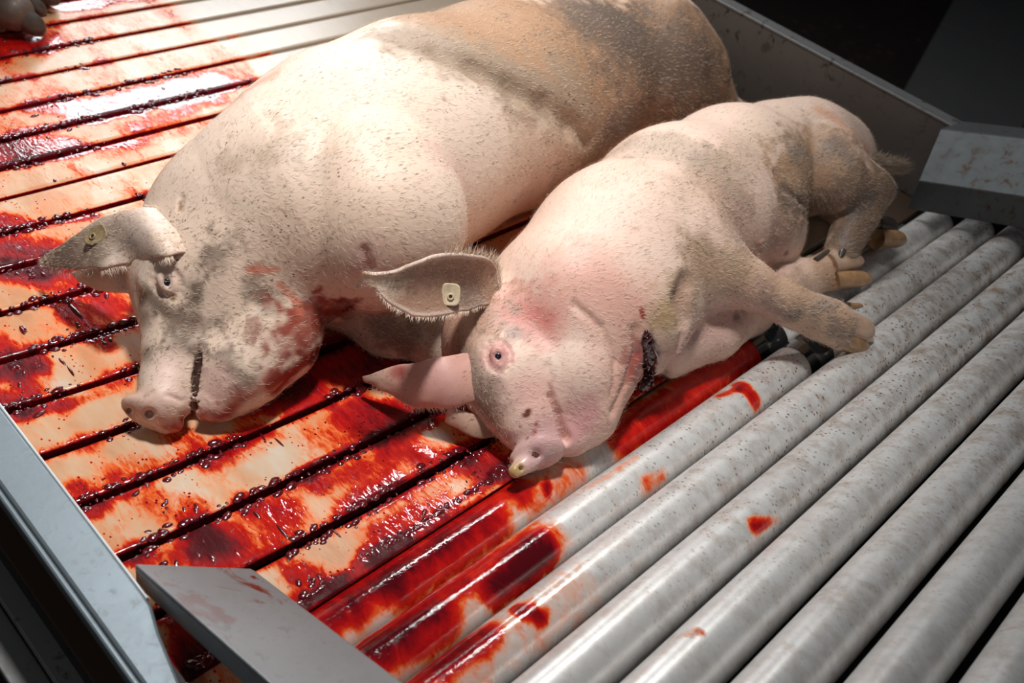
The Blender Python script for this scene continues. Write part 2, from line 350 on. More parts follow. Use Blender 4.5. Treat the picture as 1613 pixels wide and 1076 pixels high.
# high side guard at the far right end of the slats
guard = empty('side_guard', (XB + 0.02, 1.5, 0.0), 'tall grey sheet steel side guard with brown splashes behind both pigs', 'guard')
o = box('guard_sheet', (XB, 0.50, -0.10), (XB + 0.006, 4.0, 0.157), M_guard, guard)
o = box('top_flange', (XB - 0.001, 0.50, 0.157), (XB + 0.046, 4.0, 0.165), M_guard, guard, 0.003)
o = box('outer_lip', (XB + 0.040, 0.50, 0.10), (XB + 0.046, 4.0, 0.160), M_dark, guard)

DV = np.array([0, -math.cos(math.radians(22)), math.sin(math.radians(22))])
def sheet(name, pts0, length, mat, parent, th=0.004, n=24, red=False):
    """bent sheet: a profile (list of points) swept along the slope of the rollers"""
    V = []; m = len(pts0)
    for i in range(n + 1):
        for p in pts0: V.append(np.array(p) + DV * length * i / n)
    Fc = [(i * m + j, i * m + j + 1, (i + 1) * m + j + 1, (i + 1) * m + j) for i in range(n) for j in range(m - 1)]
    o = mesh_obj(name, V, Fc, mat, parent, smooth=False)
    s = o.modifiers.new('solid', 'SOLIDIFY'); s.thickness = th; s.offset = -1
    b = bevel(o, 0.003, 2)
    return o
# cover plate, far right end of the rollers
pr = empty('roller_end_cover', (2.12, 0.5, 0.05), 'bent grey steel cover plate speckled with brown dirt over the far roller ends', 'cover plate')
TR = bp(1482, 203, 0.165); FR = bp(1447, 285, 0.085); BR = FR + np.array([0.012, -0.004, -0.075])
TR2 = np.array([XB + 0.05, TR[1] - 0.005, 0.162])
sheet('sloped_plate', [TR, FR], 1.15, M_plate_r, pr)
sheet('front_skirt', [FR, BR], 1.15, M_plate_r, pr)
sheet('top_edge', [TR2, TR], 1.15, M_plate_r, pr)
# cover plate, near left end of the rollers
pl = empty('roller_guide_plate', (0.35, 0.55, 0.04), 'bent grey steel guide plate with faint blood smears over the near roller ends', 'cover plate')
RL = bp(212, 893, 0.05); IL = bp(395, 900, 0.03)
def lp(t, a, b): return a + (b - a) * t
RLs = [lp(t, RL, IL) for t in np.linspace(0, 1, 9)]
o = sheet('sloped_plate', RLs, 1.05, M_plate, pl, n=60)
co = np.array([v.co for v in o.data.vertices]); u_, v_, _ = proj(co)
rd = np.exp(-((u_ - 395) / 75) ** 2 - ((v_ - 925) / 38) ** 2) + 0.8 * np.exp(-((u_ - 450) / 60) ** 2 - ((v_ - 985) / 40) ** 2)
redc = bp(395, 925, 0.035); redd = bp(460, 985, 0.06)
rd = np.exp(-(np.linalg.norm(co - redc, axis=1) / 0.045) ** 2) + 0.8 * np.exp(-(np.linalg.norm(co - redd, axis=1) / 0.05) ** 2) + 0.25
set_attr(o, 'red', rd)
o = sheet('back_skirt', [RL + np.array([0.0, 0.0, 0.0]), RL + np.array([-0.001, 0.0, -0.036])], 1.05, M_plate, pl); set_attr(o, 'red', np.zeros(len(o.data.vertices)))
o = sheet('inner_lip', [IL, IL + np.array([0.004, 0.0, -0.010])], 1.05, M_plate, pl, 0.003); set_attr(o, 'red', np.zeros(len(o.data.vertices)) + 0.3)

# ------------------------------------------------------------------ the slat conveyor
LN = [(0.520, 0.0), (0.604, -0.10), (0.698, -0.11), (0.796, -0.12), (0.893, -0.13), (0.991, -0.15), (1.089, -0.155), (1.187, -0.145), (1.282, -0.13),
      (1.366, -0.10), (1.450, -0.06), (1.528, -0.02), (1.605, 0.0), (1.697, 0.0), (1.794, 0.0), (1.887, 0.0), (1.983, 0.0)]
while LN[-1][0] < 2.75: LN.append((LN[-1][0] + 0.0955, 0.0))
def ly(k, X):
    Y0, s = LN[k]; return Y0 + s * 0.35 * (1 - np.exp(-(np.asarray(X) - 0.3) / 0.35))
# stains: (x1,y1,x2,y2, half width m, strength) seen at these pixels of the belt top
ST = [(0, 400, 90, 405, .045, .50), (0, 425, 60, 432, .03, .6), (-20, 350, 20, 352, .03, .5), (0, 238, 105, 232, .04, .55), (150, 175, 330, 130, .045, .60), (230, 200, 330, 155, .035, .35),
      (20, 215, 330, 145, .018, .5), (0, 262, 200, 222, .014, .45), (160, 245, 330, 190, .02, .2), (60, 168, 110, 178, .03, .35), (0, 75, 60, 60, .06, .35), (60, 80, 100, 70, .02, .2),
      (0, 365, 150, 340, .010, .5), (100, 10, 300, -20, .03, .45), (0, 545, 60, 590, .03, .25), (100, 490, 170, 545, .018, .40), (0, 590, 60, 575, .02, .5), (0, 640, 30, 640, .03, .4),
      (130, 460, 215, 500, .04, .30), (40, 655, 200, 610, .012, .35), (30, 600, 110, 645, .015, .3), (150, 545, 210, 580, .03, .12),
      (205, 655, 330, 700, .02, .22), (180, 740, 330, 720, .02, .2), (250, 790, 290, 810, .035, .35), (330, 730, 430, 690, .02, .3), (120, 770, 150, 800, .02, .5),
      (400, 630, 480, 600, .04, .30), (430, 600, 560, 560, .06, .42), (500, 690, 600, 660, .040, .28), (560, 650, 640, 650, .04, .40), (600, 700, 690, 650, .02, .35), (470, 750, 600, 690, .012, .6),
      (350, 850, 440, 830, .04, .40), (310, 860, 340, 880, .03, .3), (390, 800, 500, 770, .022, .22), (500, 760, 640, 720, .022, .26), (540, 800, 620, 760, .02, .38), (640, 700, 700, 720, .03, .15),
      (690, 740, 790, 720, .035, .30), (740, 730, 800, 750, .025, .28), (600, 840, 700, 790, .02, .3), (470, 900, 530, 925, .025, .45), (560, 880, 640, 850, .015, .3), (480, 955, 760, 790, .010, .55),
      (200, 880, 300, 885, .015, .3), (225, 870, 340, 850, .02, .15), (610, 560, 760, 640, .08, .35), (700, 560, 900, 600, .1, .4), (270, 960, 330, 1020, .02, .35), (330, 1050, 380, 1080, .05, .8)]
STW = [(bp(a, b, 0)[:2], bp(c, d, 0)[:2], w, s) for a, b, c, d, w, s in ST]
PALE = [(190, 515, .05), (150, 540, .03), (40, 475, .03), (120, 350, .05), (60, 300, .06), (230, 660, .05), (420, 720, .04), (280, 760, .03), (500, 840, .05), (530, 900, .035), (560, 665, .02), (440, 760, .03), (170, 690, .05), (640, 740, .03)]
PW = [(bp(a, b, 0)[:2], w) for a, b, w in PALE]
GX = [(0, 1.25), (1, 1.3), (2, 1.2), (3, 1.2), (4, .9), (5, .75), (6, .7), (7, .6), (8, .7), (9, .8), (10, .55), (11, .7), (12, 1.12), (13, 1.0), (14, .95), (15, .95), (16, .95), (17, .9), (18, .9)]
def blood_at(P2, k_edges=True):
    P3 = np.c_[P2 * [2.2, 1.1], np.zeros(len(P2))]
    base = 0.20 + 0.60 * (fbm(P3 * 10 + 3, 4) - 0.45)
    T = base
    wob = 0.7 + 0.9 * fbm(np.c_[P2 * [34, 15], np.zeros(len(P2)) + 5.5], 4)
    for a, b, w, s in STW:
        d = seg_dist(P2, a, b) * wob
        T = T + s * np.clip(1.5 - d / w, 0, 1) * 0.9
    for c, w in PW:
        d = np.linalg.norm(P2 - c, axis=1); T = T - 0.13 * np.exp(-(d / w) ** 2)
    # ragged runs of blood along the slat joints
    for k, xm in GX:
        d = np.abs(P2[:, 1] - ly(k, P2[:, 0])); n = fbm(np.c_[P2[:, 0] * 28, P2[:, 1] * 6, np.zeros(len(P2)) + k * 3.7], 3)
        wdt = 0.0065 + 0.024 * np.clip(n - 0.38, 0, 1) * 2.4
        fade = np.clip((xm + 0.05 - P2[:, 0]) / 0.15, 0, 1)
        T = T + 0.42 * np.clip(1.3 - d / (wdt * 0.8), 0, 1) * fade
    clean = np.clip((P2[:, 0] - (0.95 + 0.25 * fbm(P3 * 8, 3))) / 0.12, 0, 1) * np.clip((P2[:, 1] - 1.30) / 0.15, 0, 1)
    clean = np.maximum(clean, np.clip((P2[:, 0] - 1.5) / 0.2, 0, 1))
    T = T * (1 - clean)
    return np.clip(T, 0, 1.1), clean
conv = empty('slat_conveyor', (1.2, 1.5, -0.02), 'cream plastic slat conveyor running with blood beneath the two large pigs', 'conveyor')
GAP = 0.0058; TH = 0.016
nx = 230; xs = np.linspace(0.275, 1.90, nx)
for k in range(len(LN) - 1):
    ny = 13; V = []; tz = rng.uniform(-0.0012, 0.0012)
    y0 = ly(k, xs) + GAP; y1 = ly(k + 1, xs) - GAP
    if k == 0: y0 = np.full(nx, 0.5035)
    prof = [(0.0, -TH), (0.0, -0.003), (0.012, -0.0008)] + [(t, 0.0) for t in np.linspace(0.04, 0.96, ny)] + [(0.988, -0.0008), (1.0, -0.003), (1.0, -TH)]
    m = len(prof)
    A = np.zeros((nx, m, 3))
    for j, (t, z) in enumerate(prof):
        A[:, j, 0] = xs; A[:, j, 1] = y0 + (y1 - y0) * t + (0.0165 if k == 0 and j == 0 else 0.0); A[:, j, 2] = z + tz
    V = A.reshape(-1, 3)
    i, j = np.meshgrid(np.arange(nx - 1), np.arange(m - 1), indexing='ij'); i = i.ravel(); j = j.ravel()
    Fq = np.c_[i * m + j, (i + 1) * m + j, (i + 1) * m + j + 1, i * m + j + 1]
    o = mesh_np('slat', V, Fq, M_slat, conv)
    T, cl = blood_at(V[:, :2]); T = np.where(V[:, 2] < -0.002, 0.9 * (1 - cl), T)  # side faces get a dark blood tone to paint in the gap shade
    set_attr(o, 'blood', T); set_attr(o, 'dry', cl)
# the first slats turning down round the end, seen through the slot beside the guide plate
for q, (ya, za, an) in enumerate(((0.508, -0.006, 12), (0.415, -0.045, 40))):
    n1 = 14; m1 = 12; V = []
    for i in range(n1):
        for j in range(m1):
            s = j / (m1 - 1) * 0.085
            V.append((0.275 + 0.11 * i / (n1 - 1), ya - s * math.cos(math.radians(an)), za - s * math.sin(math.radians(an))))
    Fq = [(i * m1 + j, i * m1 + j + 1, (i + 1) * m1 + j + 1, (i + 1) * m1 + j) for i in range(n1 - 1) for j in range(m1 - 1)]
    o = mesh_obj('slat', V, Fq, M_slat, conv); s = o.modifiers.new('s', 'SOLIDIFY'); s.thickness = 0.012; s.offset = 1
    VV = np.array(V); set_attr(o, 'blood', 0.30 + 0.5 * q + 0.3 * (fbm(VV * 30, 3) - 0.4)); set_attr(o, 'dry', np.zeros(len(VV)))
box('edge_gutter', (1.905, 0.53, -0.045), (XB - 0.004, 2.74, -0.030), M_rust, conv)
box('drip_tray', (0.29, 0.56, -0.075), (XB - 0.02, 2.74, -0.055), M_dark, conv)
box('support_beam', (0.30, 0.60, -0.14), (0.36, 2.70, -0.08), M_dark, conv)
box('support_beam', (XB - 0.10, 0.60, -0.14), (XB - 0.04, 2.70, -0.08), M_dark, conv)
for x in (0.33, XB - 0.07):
    for y in (0.75, 2.6): box('leg', (x - 0.03, y - 0.03, -0.90), (x + 0.03, y + 0.03, -0.14), M_rust, conv)

# clots: lumps of dark blood heaped along the joints and scattered
ib = bmesh.new(); bmesh.ops.create_icosphere(ib, subdivisions=2, radius=1.0)
IV = np.array([v.co for v in ib.verts]); IF = np.array([[v.index for v in f.verts] for f in ib.faces]); ib.free()
cv = []; cf = []; nb = 0
def clot(x, y, r, el=1.0, an=0.0, z=0.0, flat=0.55, store=None):
    global nb
    a = IV * [r * el, r, r * flat]; w = 1 + 0.35 * (vnoise(IV * 1.4 + rng.uniform(0, 50, 3)) - 0.5)
    a = a * w[:, None]; c, s = math.cos(an), math.sin(an)
    a = np.c_[a[:, 0] * c - a[:, 1] * s + x, a[:, 0] * s + a[:, 1] * c + y, a[:, 2] + z]
    cv.append(a); cf.append(IF + nb); nb += len(IV)
for k, xm in GX[:-2]:
    dens = 360 if k < 6 else 300
    x = 0.29
    nn = int(dens * (xm - 0.28))
    X = rng.uniform(0.285, xm, nn); sel = fbm(np.c_[X * 14, np.zeros(nn) + k, np.zeros(nn)], 3) > 0.44
    for xx in X[sel]:
        side = 1 if k == 0 else rng.choice([-1, 1]); d = (-0.008 if k == 0 else 0) + GAP + abs(rng.normal(0, 0.0045)) + 0.0005
        r = min(0.0062, 0.0012 + rng.gamma(2.0, 0.0009))
        clot(xx, float(ly(k, xx)) + side * d, r, rng.uniform(1, 1.9), rng.uniform(-0.5, 0.5), -0.0004, rng.uniform(0.35, 0.7))
for _ in range(650):
    a, b, w, s = STW[rng.integers(len(STW))]
    if s < 0.3: continue
    p = a + (b - a) * rng.random() + rng.normal(0, w * 0.55, 2)
    if not (0.30 < p[0] < 1.9 and 0.525 < p[1] < 2.5): continue
    clot(p[0], p[1], min(0.0055, 0.0008 + rng.gamma(1.6, 0.0007)), rng.uniform(1, 2.2), rng.choice([PI / 2, 1.2, 0.2]), -0.0002, rng.uniform(0.3, 0.55))
for (px, py, L_, r) in ((118, 488, 0.045, 0.0028), (415, 690, 0.02, 0.002), (440, 697, 0.024, 0.002), (35, 520, 0.02, 0.003), (68, 432, 0.014, 0.003), (38, 518, 0.016, 0.003), (98, 570, 0.02, 0.0026), (112, 585, 0.026, 0.0022), (405, 812, 0.02, 0.003), (445, 838, 0.035, 0.0028), (530, 840, 0.02, 0.0018), (195, 258, 0.012, 0.004), (86, 284, 0.009, 0.003), (125, 222, 0.012, 0.0028)):
    p = bp(px, py, 0); clot(p[0], p[1], r, L_ / r / 2, PI / 2 + rng.uniform(-0.2, 0.1), 0.0, 0.5)
o = mesh_np('blood_clots', np.concatenate(cv), np.concatenate(cf), M_clot, conv); o['kind'] = 'stuff'; o['label'] = 'dark glossy clots of blood'

# ------------------------------------------------------------------ rollers
RR = 0.0385; A22 = math.radians(22)
def rc(k):
    P_ = 0.0905; return 0.4752 - k * P_ * math.cos(A22), -0.0335 + k * P_ * math.sin(A22)
RS = {0: [(500, 965, 800, 765, .035, .42), (560, 960, 790, 830, .03, .35), (840, 790, 905, 745, .035, .28), (985, 690, 1190, 545, .05, .52), (860, 765, 872, 792, .008, .5)],
      1: [(580, 1010, 700, 930, .03, .45), (600, 1030, 700, 985, .03, .5), (760, 900, 860, 860, .04, .48), (800, 930, 850, 870, .03, .5), (1030, 760, 1050, 752, .02, .45), (1165, 605, 1200, 640, .016, .6), (1130, 620, 1160, 615, .010, .5), (800, 835, 1000, 720, .01, .25)],
      2: [(660, 1060, 760, 990, .025, .55), (820, 962, 850, 972, .012, .6), (700, 1070, 900, 940, .05, .16)],
      3: [(1185, 822, 1235, 820, .012, .5), (1190, 835, 1215, 830, .01, .4), (1015, 1000, 1030, 1010, .006, .4)],
      4: [(1080, 990, 1105, 995, .006, .3)]}
TAN = [.35, .55, .65, .7, .6, .7, .5, .6, .4, .4]; FLK = [.5, .9, .9, .8, .55, .4, .3, .25, .2, .2]
LAB = ['steel roller next to the slats, its near half covered in wet blood', 'second steel roller from the slats, with dark blood drips and a dark ring', 'third steel roller from the slats, lightly spattered, under the pig hoof',
       'fourth steel roller from the slats, with one small rusty red smear', 'fifth steel roller from the slats, with brown stains along its length', 'sixth steel roller from the slats, clean with a pale sheen',
       'seventh steel roller from the slats, second from the lower right corner', 'steel roller at the lower right corner of the photo, farthest from the slats']
NR = 8
for k in range(NR):
    Yc, Zc = rc(k); x0, x1 = 0.375, 2.165
    t = empty('roller', (1.27, Yc, Zc), LAB[k], 'roller', 'parallel steel rollers beside the slat conveyor')
    ns = 64; xr = np.concatenate([[x0, x0 + .003], np.linspace(x0 + 0.006, x1 - 0.014, 200), [x1 - .008, x1 - .003, x1, x1]])
    rad = np.concatenate([[RR - .004, RR - .001], np.full(200, RR), [RR - .0015, RR - .005, RR - .011, 0.010]])
    th = np.linspace(0, 2 * PI, ns, endpoint=False)
    V = np.stack([np.repeat(xr, ns), (Yc + rad[:, None] * np.cos(th)).ravel(), (Zc + rad[:, None] * np.sin(th)).ravel()], 1)
    i, j = np.meshgrid(np.arange(len(xr) - 1), np.arange(ns), indexing='ij'); i = i.ravel(); j = j.ravel()
    Fq = np.c_[i * ns + j, (i + 1) * ns + j, (i + 1) * ns + (j + 1) % ns, i * ns + (j + 1) % ns][:, ::-1]
    o = mesh_np('roller_tube', V, Fq, M_roll, t)
    B_ = 0.03 + 0.10 * (fbm(V * [10, 6, 6] + k * 9.1, 3) - 0.4)
    wob = 0.7 + 0.9 * fbm(V * [30, 14, 14] + k, 4)
    for a, b, c, d, w, s in RS.get(k, []):
        zt = Zc + RR * 0.93; p, q = bp(a, b, zt), bp(c, d, zt); B_ = B_ + s * np.clip(1.5 - seg_dist(V, p, q) * wob / w, 0, 1)
    if k < 3:   # general smearing on the near part of the first rollers
        B_ = B_ + (0.30, 0.22, 0.10)[k] * np.clip((0.95 - 0.1 * k - V[:, 0]) / 0.3, 0, 1) * fbm(V * [20, 9, 9] + 4, 3) * 1.2
    set_attr(o, 'blood', np.clip(B_, 0, 1.0)); set_attr(o, 'tan', np.full(len(V), TAN[k]) * np.clip(0.45 + 0.8 * (V[:, 0] - 0.6), 0.3, 1.3)); set_attr(o, 'fleck', np.full(len(V), FLK[k]) * np.clip((V[:, 0] - 0.55) * 1.6, 0.1, 1.3))
    def cyl(name, xa, xb, r, mat):
        n = 32; Vv = [(x, Yc + r * math.cos(2 * PI * q / n), Zc + r * math.sin(2 * PI * q / n)) for x in (xa, xb) for q in range(n)]
        Fc = [(q, n + q, n + (q + 1) % n, (q + 1) % n)[::-1] for q in range(n)] + [tuple(range(n)), tuple(range(2 * n - 1, n - 1, -1))]
        return mesh_obj(name, Vv, Fc, mat, t, smooth=False)
    cyl('shaft', x0 - 0.06, x1 + 0.05, 0.009, M_dark)
    if k in (0, 1):
        pa, pb = ((1192, 545), (1243, 512)) if k == 0 else ((1262, 556), (1312, 540))
        xa = bp(*pa, Zc + RR)[0]; xb = bp(*pb, Zc + RR)[0]
        if xb - xa < 0.05: xb = xa + 0.05
        cyl('dark_ring', xa, min(xb, xa + 0.09), RR + 0.0007, M_band).data.polygons.foreach_set('use_smooth', [True] * 34)
# frame carrying the rollers
fr = empty('roller_stand', (1.3, 0.1, -0.9), 'dark steel stand with legs and tray under the row of rollers', 'stand')
def slopebar(name, x0, x1, mat, drop, h):
    V = []
    for t_ in (-0.02, 1.0):
        y, z = rc(0)[0] + (rc(8)[0] - rc(0)[0]) * t_, rc(0)[1] + (rc(8)[1] - rc(0)[1]) * t_
        for x in (x0, x1):
            for dz in (-drop, -drop - h): V.append((x, y, z + dz))
    return mesh_obj(name, V, [(0, 1, 3, 2), (4, 6, 7, 5), (0, 4, 5, 1), (2, 3, 7, 6), (0, 2, 6, 4), (1, 5, 7, 3)], mat, fr, smooth=False)
slopebar('side_beam', 0.320, 0.345, M_dark, -0.015, 0.12); slopebar('side_beam', 2.19, 2.205, M_dark, -0.015, 0.12); slopebar('blood_tray', 0.33, 2.19, M_dark, 0.10, 0.008)
for x in (0.33, 2.195):
    for y, zt in ((0.43, -0.14), (-0.15, 0.10)): box('leg', (x - 0.02, y - 0.02, -0.90), (x + 0.02, y + 0.02, zt), M_rust, fr)

# ------------------------------------------------------------------ implicit bodies (smooth union of tapered limbs), polygonised
def smin(a, b, k):
    h = np.maximum(k - np.abs(a - b), 0) / k
    return np.minimum(a, b) - h * h * k * 0.25
def d_cone(P, a, b, ra, rb):
    ab = b - a; l2 = float(ab @ ab)
    if l2 < 1e-10: return np.linalg.norm(P - a, axis=1) - max(ra, rb)
    pa = P - a; t = np.clip(pa @ ab / l2, 0, 1)
    return np.linalg.norm(pa - t[:, None] * ab, axis=1) - (ra + (rb - ra) * t)
def d_ell(P, c, R, rad):
    q = (P - c) @ R.T; rad = np.asarray(rad); k0 = np.linalg.norm(q / rad, axis=1); k1 = np.linalg.norm(q / rad ** 2, axis=1)
    return k0 * (k0 - 1.0) / np.maximum(k1, 1e-9)
class Body:
    def __init__(s): s.prims = []
    def chain(s, pts, k=0.05, op='u'):
        for (a, ra), (b, rb) in zip(pts[:-1], pts[1:]):
            lo = np.minimum(a - ra, b - rb); hi = np.maximum(a + ra, b + rb)
            s.prims.append((op, k, lo, hi, lambda P, a=a, b=b, ra=ra, rb=rb: d_cone(P, a, b, ra, rb)))
    def ell(s, c, R, rad, k=0.03, op='u'):
        m = max(rad); s.prims.append((op, k, c - m, c + m, lambda P, c=c, R=R, rad=rad: d_ell(P, c, R, rad)))
    def wrinkle(s, c, r, fn): s.prims.append(('w', 0, c - r, c + r, fn))
    def f(s, P):
        D = np.full(len(P), 9.0)
        for op, k, lo, hi, fn in s.prims:
            m = k + 0.03
            idx = np.nonzero(((P > lo - m) & (P < hi + m)).all(1))[0]
            if len(idx) == 0: continue
            d = fn(P[idx])
            if op == 'u': D[idx] = smin(D[idx], d, k)
            elif op == 's': D[idx] = -smin(-D[idx], d, k)
            else: D[idx] = D[idx] + d
        return D
    def hit(s, px, py, zmax=0.55, zmin=-0.02):
        """first point of the body on the ray through a pixel"""
        p1 = bp(px, py, zmax); p0 = bp(px, py, zmin); t = np.linspace(0, 1, 500)
        P = p1 + (p0 - p1) * t[:, None]; d = s.f(P); i = np.nonzero(d < 0)[0]
        if len(i) == 0: return P[np.argmin(d)]
        i = i[0]
        if i == 0: return P[0]
        w = d[i - 1] / (d[i - 1] - d[i]); return P[i - 1] + (P[i] - P[i - 1]) * w
    def grad(s, P, e=0.0015):
        g = np.stack([s.f(P + np.eye(3)[i] * e) - s.f(P - np.eye(3)[i] * e) for i in range(3)], 1)
        return g / np.maximum(np.linalg.norm(g, axis=1, keepdims=True), 1e-9)
    def mesh(s, h):
        lo = np.min([p[2] for p in s.prims if p[0] == 'u'], 0) - 0.02; hi = np.max([p[3] for p in s.prims if p[0] == 'u'], 0) + 0.02
        n = np.ceil((hi - lo) / h).astype(int) + 1
        ax = [lo[i] + h * np.arange(n[i]) for i in range(3)]
        D = np.full(n, 9.0, np.float32)
        for op, k, plo, phi, fn in s.prims:
            m = k + 0.03
            a = [max(0, int((plo[i] - m - lo[i]) / h)) for i in range(3)]; b = [min(n[i], int((phi[i] + m - lo[i]) / h) + 2) for i in range(3)]
            G = np.stack(np.meshgrid(*[ax[i][a[i]:b[i]] for i in range(3)], indexing='ij'), -1).reshape(-1, 3)
            sl = tuple(slice(a[i], b[i]) for i in range(3)); d = fn(G).reshape(D[sl].shape)
            if op == 'u': D[sl] = smin(D[sl], d, k)
            elif op == 's': D[sl] = -smin(-D[sl], d, k)
            else: D[sl] = D[sl] + d
        ins = D < 0
        cnt = np.zeros(tuple(n - 1), np.int8); acc = np.zeros(tuple(n - 1) + (3,), np.float32)
        base = lambda o: tuple(slice(o[i], n[i] - 1 + o[i]) for i in range(3))
        import itertools
        for axis in range(3):
            for o in itertools.product((0, 1), repeat=2):
                o1 = list(o); o1.insert(axis, 0); o2 = list(o1); o2[axis] = 1
                d1 = D[base(o1)]; d2 = D[base(o2)]; cr = (d1 < 0) != (d2 < 0)
                t = np.where(cr, d1 / np.where(cr, d1 - d2, 1), 0)
                cnt += cr; p = [np.float32(o1[0]), np.float32(o1[1]), np.float32(o1[2])]
                for q in range(3): acc[..., q] += np.where(cr, (t if q == axis else p[q]), 0)
        act = cnt > 0; vid = -np.ones(cnt.shape, np.int64); vid[act] = np.arange(act.sum())
        cell = np.stack(np.nonzero(act), 1); V = lo + h * (cell + acc[act] / cnt[act][:, None])
        F_ = []
        for axis in range(3):
            o2 = [0, 0, 0]; o2[axis] = 1
            A = ins[tuple(slice(0, n[i] - o2[i]) for i in range(3))]; B = ins[tuple(slice(o2[i], n[i]) for i in range(3))]
            u, v = [(1, 2), (2, 0), (0, 1)][axis]
            for flip in (False, True):
                cr = (A & ~B) if not flip else (~A & B)
                I = np.stack(np.nonzero(cr), 1); I = I[(I[:, u] > 0) & (I[:, v] > 0) & (I[:, u] < n[u] - 1) & (I[:, v] < n[v] - 1) & (I[:, axis] < n[axis] - 1)]
                c = I.copy(); ids = []
                for du, dv in ((0, 0), (-1, 0), (-1, -1), (0, -1)):
                    q = c.copy(); q[:, u] += du; q[:, v] += dv; ids.append(vid[q[:, 0], q[:, 1], q[:, 2]])
                ids = np.stack(ids, 1); F_.append(ids if not flip else ids[:, ::-1])
        Fq = np.concatenate(F_); Fq = Fq[(Fq >= 0).all(1)]
        for _ in range(2):
            d = s.f(V); g = s.grad(V); V = V - np.clip(d, -h, h)[:, None] * g * 0.9
        return V, Fq
def basis(fwd, up):
    a = np.asarray(fwd, float); a /= np.linalg.norm(a); c = np.cross(a, up); c /= np.linalg.norm(c); b = np.cross(c, a)
    return np.array([a, c, b])
CV = lambda p: (CAM - p) / np.linalg.norm(CAM - p)      # unit vector towards the viewpoint

class Paint:
    def __init__(s, V, N, base):
        s.V = V; s.N = N; s.c = np.tile(np.array(base, float), (len(V), 1)); s.d = np.full(len(V), 0.35); s.w = np.zeros(len(V))
        s.nz = fbm(V * 38 + 2, 4); s.nf = fbm(V * 95 + 9, 3)
    def mask(s, body, pts, r, soft=1.0, rag=0.5):
        H = [body.hit(*p) for p in pts]
        if len(H) == 1: H = H * 2
        d = np.min([seg_dist(s.V, a, b) for a, b in zip(H[:-1], H[1:])], 0)
        d = d * np.maximum(1 + rag * 3.0 * (s.nz - 0.5) + rag * 1.2 * (s.nf - 0.5), 0.45)
        return np.clip((1 + soft * 0.5 - d / r) / soft, 0, 1)
    def tint(s, body, pts, r, colr, op=1.0, soft=1.0, rag=0.5, dirt=None, wet=None):
        op = op if sum(colr) > 1.15 else 1 - (1 - op) ** 1.9
        m = s.mask(body, pts, r, soft, rag) * op; m = m * m * (3 - 2 * m) if op >= 0.99 else m
        s.c += (np.array(colr) - s.c) * m[:, None]
        if dirt is not None: s.d += (dirt - s.d) * m
        if wet is not None: s.w += (wet - s.w) * m

def make_body(name, body, h, parent, paint_fn, base):
    V, Fq = body.mesh(h); N = body.grad(V)
    # an even finer net over the head is cut from the same surface
    P = Paint(V, N, base); paint_fn(P)
    o = mesh_np(name, V, Fq, M_skin, parent)
    set_attr(o, 'skin', np.c_[np.clip(P.c, 0, 1), np.ones(len(V))]); set_attr(o, 'dirt', np.clip(P.d, 0, 1.6)); set_attr(o, 'wet', np.clip(P.w, 0, 1))
    return o, V, Fq, N, P

def bristles(name, V, N, flow, parent, mat, count, length, width, lift=0.35, weight=None, bend=0.3):
    w = np.ones(len(V)) if weight is None else weight
    idx = rng.choice(len(V), count, p=w / w.sum()); p = V[idx] + rng.normal(0, 0.0022, (count, 3)) * 0.8; n = N[idx]; f = flow[idx]
    p = p - n * 0.0006
    f = f + rng.normal(0, 0.28, (count, 3)); f = f - (f * n).sum(1)[:, None] * n; f /= np.maximum(np.linalg.norm(f, axis=1, keepdims=True), 1e-6)
    L_ = length * rng.uniform(0.5, 1.25, count)[:, None]; lf = lift * rng.uniform(0.5, 1.5, count)[:, None]
    m = p + (f + n * lf) * L_ * 0.5; t = p + (f + n * lf * (1 - bend)) * L_
    side = np.cross(f, n); side /= np.maximum(np.linalg.norm(side, axis=1, keepdims=True), 1e-6)
    # turn the ribbons half way up so that they show from any side
    s0 = side * width * 0.5; s1 = (side + n * 0.6) * width * 0.4
    VV = np.stack([p - s0, p + s0, m - s1, m + s1, t], 1).reshape(-1, 3); b = (np.arange(count) * 5)[:, None]
    T = np.concatenate([b + [0, 1, 3], b + [0, 3, 2], b + [2, 3, 4]])
    o = mesh_np(name, VV, T, mat, parent); o['kind'] = 'stuff'; return o

